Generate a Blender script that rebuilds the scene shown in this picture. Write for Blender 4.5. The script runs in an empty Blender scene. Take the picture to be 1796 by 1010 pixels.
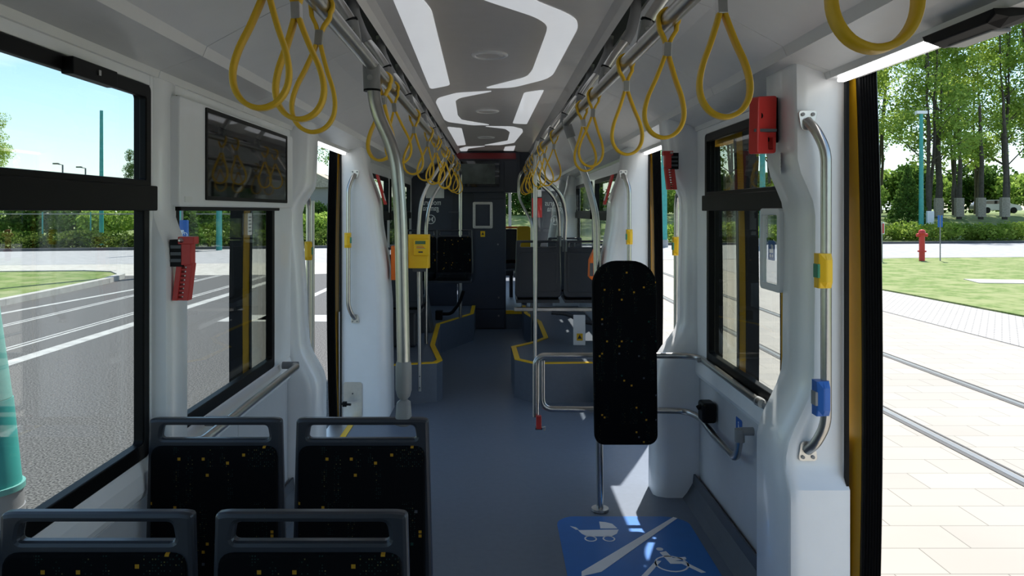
import bpy, bmesh, math, random
from mathutils import Vector, Matrix
random.seed(7)
S = bpy.context.scene
COL = S.collection
EYE = 1.56          # eye height above the tram floor
F = 1300.0          # focal length in pixels of the 1796 wide frame
GZ = -0.35          # street level

# ---------------------------------------------------------------- camera
cam = bpy.data.cameras.new('camera')
cam.sensor_width = 36.0
cam.lens = F / 1796 * 36
cam.shift_x = 30 / 1796
cam.shift_y = -135 / 1796
cam.clip_start = 0.02
cam.clip_end = 600
co = bpy.data.objects.new('camera', cam)
co.location = (0, 0, EYE)
co.rotation_euler = (math.pi / 2, 0, 0)
COL.objects.link(co)
S.camera = co

# ---------------------------------------------------------------- exposure
vs = S.view_settings
S.display_settings.display_device = 'sRGB'
vs.view_transform = 'Standard'
vs.look = 'None'
vs.exposure = 1.02
vs.gamma = 1.0
vs.use_curve_mapping = False

# ---------------------------------------------------------------- sky and sun
w = bpy.data.worlds.new('world')
S.world = w
w.use_nodes = True
wn, wl = w.node_tree.nodes, w.node_tree.links
wn.clear()
sky = wn.new('ShaderNodeTexSky')
sky.sky_type = 'NISHITA'
sky.sun_disc = False
sky.sun_elevation = math.radians(55)
sky.sun_rotation = math.radians(22)
sky.air_density = 1.1
sky.dust_density = .5
tc = wn.new('ShaderNodeTexCoord')
mp = wn.new('ShaderNodeMapping'); mp.inputs['Scale'].default_value = (1.6, 1.6, 5.5)
cn = wn.new('ShaderNodeTexNoise'); cn.inputs['Scale'].default_value = 2.2; cn.inputs['Detail'].default_value = 7; cn.inputs['Roughness'].default_value = .58
cr = wn.new('ShaderNodeValToRGB'); cr.color_ramp.elements[0].position = .50; cr.color_ramp.elements[1].position = .72
mx = wn.new('ShaderNodeMixRGB'); mx.inputs['Color2'].default_value = (6.0, 6.3, 6.7, 1)
bg = wn.new('ShaderNodeBackground'); bg.inputs['Strength'].default_value = 0.12
wo = wn.new('ShaderNodeOutputWorld')
wl.new(tc.outputs['Generated'], mp.inputs['Vector']); wl.new(mp.outputs['Vector'], cn.inputs['Vector'])
wl.new(cn.outputs['Fac'], cr.inputs['Fac']); wl.new(cr.outputs['Color'], mx.inputs['Fac'])
wl.new(sky.outputs['Color'], mx.inputs['Color1']); tn_ = wn.new('ShaderNodeMixRGB'); tn_.blend_type = 'MULTIPLY'; tn_.inputs['Fac'].default_value = 1; tn_.inputs['Color2'].default_value = (.80, .93, 1.0, 1)
wl.new(mx.outputs['Color'], tn_.inputs['Color1']); wl.new(tn_.outputs['Color'], bg.inputs['Color'])
wl.new(bg.outputs['Background'], wo.inputs['Surface'])

sun = bpy.data.lights.new('sun', 'SUN')
sun.energy = 4.8
sun.angle = math.radians(0.6)
sun.color = (1.0, .96, .9)
so = bpy.data.objects.new('sun', sun)
so.rotation_euler = Vector((0.40, 1.0, 1.56)).to_track_quat('Z', 'Y').to_euler()
so.location = (20, 30, 60)
COL.objects.link(so)

# ================================================================ helpers
def newmat(name):
    m = bpy.data.materials.new(name); m.use_nodes = True
    return m, m.node_tree.nodes, m.node_tree.links, m.node_tree.nodes['Principled BSDF']

def mat(name, col, rough=.5, metal=0, var=.06, scale=12, bump=0, spec=.5, coat=0, emit=None, es=0):
    m, n, l, b = newmat(name)
    b.inputs['Roughness'].default_value = rough
    b.inputs['Metallic'].default_value = metal
    b.inputs['Specular IOR Level'].default_value = spec
    b.inputs['Coat Weight'].default_value = coat
    t = n.new('ShaderNodeTexCoord'); ns = n.new('ShaderNodeTexNoise')
    ns.inputs['Scale'].default_value = scale; ns.inputs['Detail'].default_value = 4
    l.new(t.outputs['Object'], ns.inputs['Vector'])
    r = n.new('ShaderNodeValToRGB')
    r.color_ramp.elements[0].position = .3; r.color_ramp.elements[1].position = .7
    r.color_ramp.elements[0].color = tuple(c * (1 - var) for c in col) + (1,)
    r.color_ramp.elements[1].color = tuple(min(1, c * (1 + var)) for c in col) + (1,)
    l.new(ns.outputs['Fac'], r.inputs['Fac']); l.new(r.outputs['Color'], b.inputs['Base Color'])
    if bump:
        bp = n.new('ShaderNodeBump'); bp.inputs['Strength'].default_value = bump; bp.inputs['Distance'].default_value = .01
        n2 = n.new('ShaderNodeTexNoise'); n2.inputs['Scale'].default_value = scale * 12
        l.new(t.outputs['Object'], n2.inputs['Vector'])
        l.new(n2.outputs['Fac'], bp.inputs['Height']); l.new(bp.outputs['Normal'], b.inputs['Normal'])
    if emit:
        b.inputs['Emission Color'].default_value = emit + (1,)
        b.inputs['Emission Strength'].default_value = es
    return m

def s2l(r, g, b):
    f = lambda c: (c / 255 / 12.92) if c / 255 <= .04045 else ((c / 255 + .055) / 1.055) ** 2.4
    return (f(r), f(g), f(b))

def glassmat(name, tint, refl=.06, rough=0.0, maxr=.9):
    m, n, l, b = newmat(name)
    n.remove(b)
    tr = n.new('ShaderNodeBsdfTransparent'); tr.inputs['Color'].default_value = tint + (1,)
    gl = n.new('ShaderNodeBsdfGlossy'); gl.inputs['Roughness'].default_value = rough
    fr = n.new('ShaderNodeLayerWeight'); fr.inputs['Blend'].default_value = .5
    pw = n.new('ShaderNodeMath'); pw.operation = 'POWER'; pw.inputs[1].default_value = 4.0
    l.new(fr.outputs['Facing'], pw.inputs[0])
    mm = n.new('ShaderNodeMath'); mm.operation = 'MULTIPLY_ADD'; mm.inputs[1].default_value = .6; mm.inputs[2].default_value = refl*.5
    l.new(pw.outputs[0], mm.inputs[0])
    mi = n.new('ShaderNodeMixShader')
    l.new(mm.outputs[0], mi.inputs['Fac']); l.new(tr.outputs[0], mi.inputs[1]); l.new(gl.outputs[0], mi.inputs[2])
    l.new(mi.outputs[0], n['Material Output'].inputs['Surface'])
    return m

def fabricmat():
    m, n, l, b = newmat('seat_fabric')
    b.inputs['Roughness'].default_value = .95
    b.inputs['Specular IOR Level'].default_value = .1
    t = n.new('ShaderNodeTexCoord')
    def M(op, a, bb=None, c=None):
        x = n.new('ShaderNodeMath'); x.operation = op
        for i, v in enumerate((a, bb, c)):
            if v is None: continue
            if isinstance(v, (int, float)): x.inputs[i].default_value = v
            else: l.new(v, x.inputs[i])
        return x.outputs[0]
    sp = n.new('ShaderNodeSeparateXYZ'); l.new(t.outputs['Object'], sp.inputs[0])
    X, Z = sp.outputs['X'], sp.outputs['Z']
    def cells(size, thr, inner, seed):
        cx = M('FLOOR', M('DIVIDE', X, size)); cz = M('FLOOR', M('DIVIDE', Z, size))
        cb = n.new('ShaderNodeCombineXYZ'); l.new(cx, cb.inputs[0]); l.new(cz, cb.inputs[1]); cb.inputs[2].default_value = seed
        wnz = n.new('ShaderNodeTexWhiteNoise'); wnz.noise_dimensions = '3D'; l.new(cb.outputs[0], wnz.inputs['Vector'])
        fx = M('ABSOLUTE', M('SUBTRACT', M('FRACT', M('DIVIDE', X, size)), .5))
        fz = M('ABSOLUTE', M('SUBTRACT', M('FRACT', M('DIVIDE', Z, size)), .5))
        ins = M('LESS_THAN', M('MAXIMUM', fx, fz), inner)
        return M('MULTIPLY', M('GREATER_THAN', wnz.outputs['Value'], thr), ins), wnz
    big, wb = cells(.0125, .9855, .36, 1.5)
    sm, ws = cells(.0062, .60, .22, 4.5)
    colx = M('FLOOR', M('DIVIDE', X, .021))
    cb2 = n.new('ShaderNodeCombineXYZ'); l.new(colx, cb2.inputs[0]); cb2.inputs[1].default_value = 3.3
    zz = M('FLOOR', M('DIVIDE', Z, .11)); l.new(zz, cb2.inputs[2])
    wc = n.new('ShaderNodeTexWhiteNoise'); l.new(cb2.outputs[0], wc.inputs['Vector'])
    sm = M('MULTIPLY', sm, M('GREATER_THAN', wc.outputs['Value'], .80))
    rb = n.new('ShaderNodeValToRGB'); rb.color_ramp.interpolation = 'CONSTANT'
    e = rb.color_ramp.elements; e[0].color = (.42, .22, .02, 1); e[1].position = .5; e[1].color = (.07, .075, .09, 1)
    x = e.new(.8); x.color = (.015, .05, .04, 1)
    sc = n.new('ShaderNodeSeparateColor'); l.new(wb.outputs['Color'], sc.inputs[0]); l.new(sc.outputs[1], rb.inputs['Fac'])
    rs = n.new('ShaderNodeValToRGB'); rs.color_ramp.interpolation = 'CONSTANT'
    e = rs.color_ramp.elements; e[0].color = (.018, .04, .034, 1); e[1].position = .55; e[1].color = (.012, .03, .026, 1)
    x = e.new(.85); x.color = (.11, .10, .035, 1)
    sc2 = n.new('ShaderNodeSeparateColor'); l.new(ws.outputs['Color'], sc2.inputs[0]); l.new(sc2.outputs[1], rs.inputs['Fac'])
    m1 = n.new('ShaderNodeMixRGB'); m1.inputs['Color1'].default_value = (.0035, .0038, .005, 1)
    l.new(sm, m1.inputs['Fac']); l.new(rs.outputs['Color'], m1.inputs['Color2'])
    m2 = n.new('ShaderNodeMixRGB'); l.new(big, m2.inputs['Fac']); l.new(m1.outputs['Color'], m2.inputs['Color1']); l.new(rb.outputs['Color'], m2.inputs['Color2'])
    l.new(m2.outputs['Color'], b.inputs['Base Color'])
    return m

def pavemat(name, c1, c2, mortar, bw, bh, scale=1.0, ms=.008, rough=.85, rotz=0, noise=.25):
    m, n, l, b = newmat(name)
    b.inputs['Roughness'].default_value = rough
    b.inputs['Specular IOR Level'].default_value = .15
    t = n.new('ShaderNodeTexCoord')
    mp = n.new('ShaderNodeMapping'); mp.inputs['Rotation'].default_value = (0, 0, rotz); l.new(t.outputs['Object'], mp.inputs['Vector'])
    br = n.new('ShaderNodeTexBrick'); br.inputs['Scale'].default_value = scale
    br.inputs['Brick Width'].default_value = bw; br.inputs['Row Height'].default_value = bh
    br.inputs['Mortar Size'].default_value = ms; br.inputs['Color1'].default_value = c1 + (1,); br.inputs['Color2'].default_value = c2 + (1,)
    br.inputs['Mortar'].default_value = mortar + (1,)
    l.new(mp.outputs['Vector'], br.inputs['Vector'])
    ns = n.new('ShaderNodeTexNoise'); ns.inputs['Scale'].default_value = .8; ns.inputs['Detail'].default_value = 8
    l.new(t.outputs['Object'], ns.inputs['Vector'])
    mi = n.new('ShaderNodeMixRGB'); mi.blend_type = 'MULTIPLY'; mi.inputs['Fac'].default_value = noise
    l.new(br.outputs['Color'], mi.inputs['Color1']); l.new(ns.outputs['Color'], mi.inputs['Color2'])
    bw_ = n.new('ShaderNodeRGBToBW'); l.new(ns.outputs['Color'], bw_.inputs[0]); l.new(bw_.outputs[0], mi.inputs['Color2'])
    l.new(mi.outputs['Color'], b.inputs['Base Color'])
    return m

def grainmat(name, c1, c2, fine, patch=None, rough=.9, pscale=.4):
    m, n, l, b = newmat(name)
    b.inputs['Roughness'].default_value = rough; b.inputs['Specular IOR Level'].default_value = .15
    t = n.new('ShaderNodeTexCoord'); ns = n.new('ShaderNodeTexNoise'); ns.inputs['Scale'].default_value = fine; ns.inputs['Detail'].default_value = 3
    l.new(t.outputs['Object'], ns.inputs['Vector'])
    r = n.new('ShaderNodeValToRGB'); r.color_ramp.elements[0].position = .35; r.color_ramp.elements[1].position = .65
    r.color_ramp.elements[0].color = c1 + (1,); r.color_ramp.elements[1].color = c2 + (1,)
    l.new(ns.outputs['Fac'], r.inputs['Fac']); out = r.outputs['Color']
    if patch:
        n2 = n.new('ShaderNodeTexNoise'); n2.inputs['Scale'].default_value = pscale; n2.inputs['Detail'].default_value = 6
        l.new(t.outputs['Object'], n2.inputs['Vector'])
        r2 = n.new('ShaderNodeValToRGB'); r2.color_ramp.elements[0].position = .4; r2.color_ramp.elements[1].position = .62
        l.new(n2.outputs['Fac'], r2.inputs['Fac'])
        mi = n.new('ShaderNodeMixRGB'); l.new(r2.outputs['Color'], mi.inputs['Fac']); l.new(out, mi.inputs['Color1']); mi.inputs['Color2'].default_value = patch + (1,)
        out = mi.outputs['Color']
    l.new(out, b.inputs['Base Color'])
    return m

def leafmat(name, c1, c2):
    m, n, l, b = newmat(name)
    n.remove(b)
    g = n.new('ShaderNodeObjectInfo'); t = n.new('ShaderNodeTexCoord')
    ns = n.new('ShaderNodeTexNoise'); ns.inputs['Scale'].default_value = 1.3; ns.inputs['Detail'].default_value = 5
    l.new(t.outputs['Object'], ns.inputs['Vector'])
    r = n.new('ShaderNodeValToRGB'); r.color_ramp.elements[0].position = .35; r.color_ramp.elements[1].position = .65
    r.color_ramp.elements[0].color = c1 + (1,); r.color_ramp.elements[1].color = c2 + (1,)
    l.new(ns.outputs['Fac'], r.inputs['Fac'])
    d = n.new('ShaderNodeBsdfDiffuse'); tl = n.new('ShaderNodeBsdfTranslucent')
    l.new(r.outputs['Color'], d.inputs['Color']); l.new(r.outputs['Color'], tl.inputs['Color'])
    mi = n.new('ShaderNodeMixShader'); mi.inputs['Fac'].default_value = .5
    l.new(d.outputs[0], mi.inputs[1]); l.new(tl.outputs[0], mi.inputs[2])
    l.new(mi.outputs[0], n['Material Output'].inputs['Surface'])
    return m

M = {}
M['white'] = mat('white_gelcoat', (.84, .85, .87), .28, var=.015, coat=.25)
M['panel'] = mat('grey_wall_laminate', (.66, .67, .70), .4, var=.02)
M['soffit'] = mat('soffit_glossy_grey', (.72, .715, .71), .22, var=.015, spec=.6)
M['lower'] = mat('lower_panel_grey_and_shade', (.50, .515, .545), .5, var=.02)  # panel grey, darkened to include the shade below the window ledge
M['ceil'] = mat('ceiling_satin_grey', (.70, .665, .64), .24, var=.02, spec=.6)
M['cover'] = mat('ceiling_cover_grey', (.80, .79, .775), .38, var=.015)
M['dark'] = mat('dark_grey_plastic', (.055, .06, .07), .34, var=.05)
M['dark2'] = mat('charcoal_plastic', (.03, .033, .04), .5, var=.05)
M['shell'] = mat('seat_shell_plastic', (.030, .033, .042), .3, var=.04, spec=.45)
M['black'] = mat('black_rubber', (.0045, .0045, .005), .45, var=.1, spec=.14)
M['gloss'] = mat('gloss_black', (.006, .007, .008), .03, var=.02, spec=.9)
M['steel'] = mat('brushed_steel', (.47, .46, .44), .28, 1, var=.05, scale=40)
M['steel2'] = mat('plate_steel', (.62, .60, .57), .38, 1, var=.05, scale=40)
M['clamp'] = mat('clamp_grey', (.22, .22, .225), .45, var=.04)
M['yellow'] = mat('strap_yellow', (.74, .44, .012), .42, var=.04)
M['yellow2'] = mat('yellow_paint', (.84, .50, .005), .4, var=.03)
M['doory'] = mat('door_yellow', (.62, .33, .002), .45, var=.04, spec=.25)
M['red'] = mat('red_plastic', (.55, .03, .025), .4, var=.05)
M['orange'] = mat('orange_plastic', (.85, .17, .015), .4, var=.05)
M['blue'] = mat('blue_plastic', (.015, .11, .42), .4, var=.05)
M['floor'] = mat('floor_vinyl', (.12, .15, .20), .38, var=.05, scale=30)
M['floor2'] = mat('platform_vinyl', (.095, .115, .15), .45, var=.05, scale=30)
M['cove'] = mat('cove_vinyl', (.06, .07, .088), .45, var=.05)
M['bluefloor'] = mat('blue_floor_vinyl', (.012, .14, .46), .4, var=.04)
M['signwhite'] = mat('sign_white', (.8, .8, .82), .5, var=.02)
M['navy'] = mat('navy_partition', (.035, .041, .06), .4, var=.05)
M['navy2'] = mat('navy_partition_dark', (.022, .026, .038), .4, var=.05)
M['lamp'] = mat('lamp_diffuser', (.75, .77, .8), .12, var=.01, emit=(.93, .96, 1.0), es=.22)
M['led'] = mat('led_strip', (.9, .9, .9), .3, emit=(1, 1, 1), es=2)
M['redled'] = mat('red_led', (.035, .002, .003), .3, var=.4, scale=90, emit=(.5, .01, .015), es=.02)
M['glass'] = glassmat('window_glass', (.90, .92, .91))
M['clear'] = glassmat('clear_glass', (.96, .97, .97))
M['smoke'] = glassmat('door_glass', (.86, .86, .80))
M['fabric'] = fabricmat()
M['green'] = mat('button_green', (.02, .22, .12), .3)
M['lcd'] = mat('lcd_green', (.08, .16, .08), .2)
M['paper'] = mat('paper_white', (.78, .79, .78), .6, var=.02)
M['ink'] = mat('ink_dark', (.03, .03, .035), .6)
M['redink'] = mat('ink_red', (.6, .03, .03), .6)
M['teal'] = mat('teal_paint', (.04, .30, .27), .45, var=.12, scale=6)
M['tealpale'] = mat('pale_teal_and_reflection', (.12, .33, .295), .5, var=.12, scale=6)  # teal paled by a window reflection painted into the colour; collar shares it
M['concrete'] = mat('concrete', (.34, .34, .33), .9, var=.1, scale=8)
M['asphalt'] = grainmat('asphalt', (.03, .03, .03), (.165, .162, .157), 60, patch=None)
M['road'] = grainmat('pale_road', (.27, .27, .27), (.33, .33, .33), 3)
M['roadwhite'] = mat('road_paint', (.34, .34, .325), .8, var=.2, scale=5)
M['kerb'] = mat('kerb_stone', (.36, .35, .32), .9, var=.12, scale=5)
M['kerbd'] = mat('dark_kerb_stone', (.09, .09, .09), .9, var=.12, scale=5)
M['sand'] = grainmat('pale_paving', (.34, .325, .29), (.43, .415, .38), 5)
M['grass'] = grainmat('lawn', (.075, .125, .025), (.15, .21, .06), 9, patch=(.21, .235, .10), pscale=2.2)
M['dirt'] = grainmat('wood_floor', (.10, .12, .03), (.20, .19, .09), 4)
M['slab'] = pavemat('paving_slabs', (.405, .375, .325), (.365, .34, .30), (.20, .185, .16), .6, .3, 1.0, .0035)
M['brick'] = pavemat('paving_bricks', (.42, .405, .385), (.375, .36, .34), (.22, .21, .20), .2, .1, 1.0, .008, rotz=.6)
M['rail'] = mat('rail_steel', (.30, .30, .31), .3, .8)
M['railgap'] = mat('rail_groove', (.03, .03, .03), .7)
M['bark'] = mat('bark', (.07, .058, .046), .95, var=.3, scale=5)
M['leaf1'] = leafmat('leaf_green', (.16, .27, .04), (.38, .50, .12))
M['leaf2'] = leafmat('leaf_dark', (.04, .09, .02), (.13, .22, .045))
M['leaf3'] = leafmat('leaf_hedge', (.11, .20, .02), (.34, .43, .09))
M['leaf4'] = leafmat('leaf_lime', (.22, .32, .04), (.44, .54, .12))
M['carpaint'] = mat('car_silver', (.35, .36, .38), .25, .6)
M['wood'] = mat('wood_guard', (.33, .28, .22), .9, var=.3)
M['brickhouse'] = pavemat('house_brick', (.30, .22, .18), (.25, .18, .15), (.3, .28, .26), .25, .08, 4, .01)

def V(*a): return Vector(a)
def P(px, py, D): return Vector(((px - 868) / F * D, D, EYE - (py - 370) / F * D))

def tag(o, label=None, cat=None, group=None, kind=None):
    if label: o['label'] = label
    if cat: o['category'] = cat
    if group: o['group'] = group
    if kind: o['kind'] = kind
    return o

def empty(name, loc=(0, 0, 0), rz=0, label=None, cat=None, group=None):
    o = bpy.data.objects.new(name, None); COL.objects.link(o)
    o.empty_display_size = .05
    o.location = loc; o.rotation_euler = (0, 0, rz)
    return tag(o, label, cat, group)

class MB:
    """collects shapes; build() links them as one mesh object"""
    def __init__(s): s.v = []; s.f = []; s.mi = []; s.sm = []
    def add(s, vs_, fs, mi=0, smooth=False):
        k = len(s.v); s.v += [tuple(v) for v in vs_]
        for f in fs: s.f.append(tuple(i + k for i in f)); s.mi.append(mi); s.sm.append(smooth)
        return s
    def box(s, a, b, mi=0):
        x0, y0, z0 = a; x1, y1, z1 = b
        if x0 > x1: x0, x1 = x1, x0
        if y0 > y1: y0, y1 = y1, y0
        if z0 > z1: z0, z1 = z1, z0
        v = [(x0,y0,z0),(x1,y0,z0),(x1,y1,z0),(x0,y1,z0),(x0,y0,z1),(x1,y0,z1),(x1,y1,z1),(x0,y1,z1)]
        return s.add(v, [(3,2,1,0),(4,5,6,7),(0,1,5,4),(1,2,6,5),(2,3,7,6),(3,0,4,7)], mi)
    def tube(s, pts, r, n=12, mi=0, fillet=0, ry=None, caps=True):
        pts = [Vector(p) for p in pts]
        if fillet: pts = round_path(pts, fillet)
        rs = r if isinstance(r, (list, tuple)) else [r] * len(pts)
        if len(rs) != len(pts): rs = [rs[0] + (rs[-1] - rs[0]) * i / (len(pts) - 1) for i in range(len(pts))]
        rings = []; up = None
        for i, p in enumerate(pts):
            t = (pts[min(i + 1, len(pts) - 1)] - pts[max(i - 1, 0)]).normalized()
            if up is None:
                up = Vector((0, 0, 1)) if abs(t.z) < .9 else Vector((0, 1, 0))
            up = (up - t * up.dot(t)).normalized()
            sd = t.cross(up)
            rings.append([p + sd * math.cos(2 * math.pi * k / n) * rs[i] + up * math.sin(2 * math.pi * k / n) * rs[i] for k in range(n)])
        v = [q for rg in rings for q in rg]; f = []
        for i in range(len(pts) - 1):
            for k in range(n):
                f.append((i*n+k, i*n+(k+1)%n, (i+1)*n+(k+1)%n, (i+1)*n+k))
        s.add(v, f, mi, True)
        if caps:
            s.add(rings[0], [tuple(range(n))][::1], mi); s.add(rings[-1], [tuple(reversed(range(n)))], mi)
        return s
    def loft(s, rings, mi=0, smooth=False, caps=True):
        n = len(rings[0]); v = [q for rg in rings for q in rg]; f = []
        for i in range(len(rings) - 1):
            for k in range(n): f.append((i*n+k, i*n+(k+1)%n, (i+1)*n+(k+1)%n, (i+1)*n+k))
        s.add(v, f, mi, smooth)
        if caps: s.add(rings[0], [tuple(reversed(range(n)))], mi); s.add(rings[-1], [tuple(range(n))], mi)
        return s
    def sphere(s, c, r, n=14, mi=0, sc=(1, 1, 1)):
        rg = []
        for i in range(1, n // 2 + 1):
            a = math.pi * i / (n // 2 + 1)
            rg.append([Vector(c) + Vector((math.sin(a)*math.cos(2*math.pi*k/n)*r*sc[0], math.sin(a)*math.sin(2*math.pi*k/n)*r*sc[1], -math.cos(a)*r*sc[2])) for k in range(n)])
        return s.loft(rg, mi, True)
    def build(s, name, mats, parent=None, bevel=0, smooth=None, merge=False, seg=2):
        me = bpy.data.meshes.new(name)
        me.from_pydata(s.v, [], s.f)
        if not isinstance(mats, (list, tuple)): mats = [mats]
        for m_ in mats: me.materials.append(m_)
        me.polygons.foreach_set('material_index', s.mi)
        me.polygons.foreach_set('use_smooth', s.sm if smooth is None else [smooth] * len(s.f))
        bm = bmesh.new(); bm.from_mesh(me)
        if merge: bmesh.ops.remove_doubles(bm, verts=bm.verts, dist=1e-5)
        bmesh.ops.recalc_face_normals(bm, faces=bm.faces)
        bm.to_mesh(me); bm.free()
        me.update()
        o = bpy.data.objects.new(name, me); COL.objects.link(o)
        if parent: o.parent = parent
        if bevel:
            b = o.modifiers.new('bevel', 'BEVEL'); b.width = bevel; b.segments = seg; b.limit_method = 'ANGLE'; b.harden_normals = False
        return o

def round_path(pts, rad, n=6):
    out = [pts[0]]
    for i in range(1, len(pts) - 1):
        a, p, b = pts[i-1], pts[i], pts[i+1]
        d = min(rad, (a-p).length * .48, (b-p).length * .48)
        p0 = p + (a-p).normalized() * d; p1 = p + (b-p).normalized() * d
        for k in range(n + 1):
            t = k / n
            out.append(p0*(1-t)**2 + p*2*t*(1-t) + p1*t*t)
    out.append(pts[-1])
    return out

def rrect(x0, y0, x1, y1, r, n=5):
    o = []
    for cx, cy, a in ((x1-r, y0+r, -90), (x1-r, y1-r, 0), (x0+r, y1-r, 90), (x0+r, y0+r, 180)):
        for k in range(n + 1):
            t = math.radians(a + 90*k/n); o.append((cx + r*math.cos(t), cy + r*math.sin(t)))
    return o
def circ(cx, cy, r, n=24): return [(cx + r*math.cos(2*math.pi*k/n), cy + r*math.sin(2*math.pi*k/n)) for k in range(n)]
def rpoly(pts, r, n=4):
    """closed polygon with rounded corners"""
    P_ = [Vector((a, b, 0)) for a, b in pts]; o = []
    m_ = len(P_)
    for i in range(m_):
        a, p, b = P_[i-1], P_[i], P_[(i+1) % m_]
        d = min(r, (a-p).length*.45, (b-p).length*.45)
        p0 = p + (a-p).normalized()*d; p1 = p + (b-p).normalized()*d
        for k in range(n+1):
            t = k/n; q = p0*(1-t)**2 + p*2*t*(1-t) + p1*t*t; o.append((q.x, q.y))
    return o

def plate(name, loops, th, m_, parent=None, bevel=0, frame=None):
    """flat shape with holes, of thickness th; frame = 4x4 matrix from local XY(+Z thick) to world"""
    cu = bpy.data.curves.new(name, 'CURVE'); cu.dimensions = '2D'; cu.fill_mode = 'BOTH'
    for lp in loops:
        sp = cu.splines.new('POLY'); sp.points.add(len(lp) - 1); sp.use_cyclic_u = True
        for i, (a, b) in enumerate(lp): sp.points[i].co = (a, b, 0, 1)
    cu.extrude = max(th/2 - bevel, 0.00001); cu.bevel_depth = bevel; cu.bevel_resolution = 1
    if bevel: cu.offset = -bevel
    tmp = bpy.data.objects.new(name, cu); COL.objects.link(tmp)
    me = bpy.data.meshes.new_from_object(tmp)
    bpy.data.objects.remove(tmp); bpy.data.curves.remove(cu)
    me.name = name
    me.materials.clear(); me.materials.append(m_)
    if frame is not None: me.transform(frame)
    for p in me.polygons: p.use_smooth = False
    o = bpy.data.objects.new(name, me); COL.objects.link(o)
    if parent: o.parent = parent
    return o

def FR(origin, xa, ya):
    xa = Vector(xa).normalized(); ya = Vector(ya).normalized(); za = xa.cross(ya)
    m_ = Matrix((xa, ya, za)).transposed().to_4x4(); m_.translation = Vector(origin); return m_

def text_mesh(s, size, th=.0006, bold=0):
    cu = bpy.data.curves.new('lettering', 'FONT'); cu.body = s; cu.size = size; cu.extrude = th
    cu.align_x = 'CENTER'; cu.align_y = 'CENTER'; cu.offset = bold
    tmp = bpy.data.objects.new('lettering', cu); COL.objects.link(tmp)
    me = bpy.data.meshes.new_from_object(tmp); bpy.data.objects.remove(tmp); bpy.data.curves.remove(cu)
    return me
def lettering(s, size, frame, m_, parent, bold=0, mirror=False, sx=1):
    me = text_mesh(s, size, bold=bold)
    me.transform(Matrix.Diagonal((-sx if mirror else sx, 1, 1, 1)))
    me.transform(frame); me.materials.clear(); me.materials.append(m_)
    o = bpy.data.objects.new('lettering', me); COL.objects.link(o)
    if parent: o.parent = parent
    return o

def kids(o): return [c for c in bpy.data.objects if c.parent == o]
def copy_tree(o, parent=None, km=None):
    if km is None:
        km = {}
        for c in bpy.data.objects:
            if c.parent: km.setdefault(c.parent, []).append(c)
    c = o.copy(); COL.objects.link(c); c.parent = parent
    for ch in km.get(o, []): copy_tree(ch, c, km)
    return c
def move_mesh(o, vec): o.data.transform(Matrix.Translation(vec))

# ================================================================ THE TRAM SHELL
YB = -3.0                      # rear end of what is built behind the camera
DE = 15.2                      # far end
# ---- floor
f = MB().box((-1.16, YB, -.10), (1.16, DE, 0)).build('floor', M['floor']); tag(f, 'blue grey vinyl floor of the tram aisle', kind='structure')
# ---- wall profile (absolute X, z) below the windows, drawn for the right side
PROF = [(1.17, -.02), (1.115, -.02), (1.115, .60), (1.11, .655), (1.095, .67), (1.088, .69), (1.09, .745), (1.10, .775), (1.13, .805), (1.17, .805)]
def side_wall(sg, name, windows, doors, segs):
    """segs: longitudinal ranges that carry a solid lower wall; windows: (d0, d1, z0, z1)"""
    mb = MB()
    for (a, b) in segs:
        mb.loft([[V(sg*x, a, z) for x, z in PROF], [V(sg*x, b, z) for x, z in PROF]])
        ws_ = sorted(w_ for w_ in windows if w_[0] >= a - .3 and w_[1] <= b + .3)
        cur = a
        for w_ in ws_:
            if w_[0] > cur: mb.box((sg*1.10, cur, .78), (sg*1.135, w_[0], 2.02))
            mb.box((sg*1.10, w_[0], w_[3]), (sg*1.135, w_[1], 2.02))
            cur = w_[1]
        if cur < b: mb.box((sg*1.10, cur, .78), (sg*1.135, b, 2.02))
    # header over the doors and roof edge all along
    mb.box((sg*1.10, YB, 2.0), (sg*1.17, DE, 2.08))
    o = mb.build(name, M['white'], bevel=.004); tag(o, kind='structure'); return o
LW = [(-2.6, -.55, .80, 1.96), (-.35, 2.365, .80, 1.96), (2.56, 3.71, .80, 1.96), (6.15, 7.6, .80, 1.9), (7.75, 9.55, .80, 1.9), (10.5, 11.8, .8, 1.9), (13.4, 14.8, .8, 1.9)]
RW = [(-2.8, -1.5, .80, 1.975), (-1.35, .9, .80, 1.975), (2.68, 3.86, .80, 1.96), (6.15, 8.1, .80, 1.9), (8.4, 9.95, .80, 1.9), (13.4, 14.8, .8, 1.9)]
tag(side_wall(-1, 'wall_left', LW, [], [(YB, 4.25), (5.55, DE)]), 'white left side wall of the tram with window openings')
tag(side_wall(1, 'wall_right', RW, [], [(YB, 1.12), (2.45, 4.25), (5.55, 11.7), (13.1, DE)]), 'white right side wall of the tram with window openings')
MB().box((-1.17, YB-.06, -.1), (1.17, YB, 2.4)).build('wall_back', M['panel']); tag(bpy.data.objects['wall_back'], 'plain wall behind the camera', kind='structure')

# ---- lower wall cladding and coves
for sg, nm, segs in ((-1, 'baseboard_left', [(YB, 4.0), (5.8, 9.7)]), (1, 'baseboard_right', [(YB, 1.12), (2.5, 4.05), (5.8, 9.7)])):
    mb = MB()
    for a, b in segs:
        pr = [(1.09, .0), (1.02, .0), (1.045, .03), (1.075, .08), (1.08, .13), (1.09, .13)]
        mb.loft([[V(sg*x, a, z) for x, z in pr], [V(sg*x, b, z) for x, z in pr]])
    tag(mb.build(nm, M['cove']), 'dark vinyl cove where the floor meets the wall', kind='structure')

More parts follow.
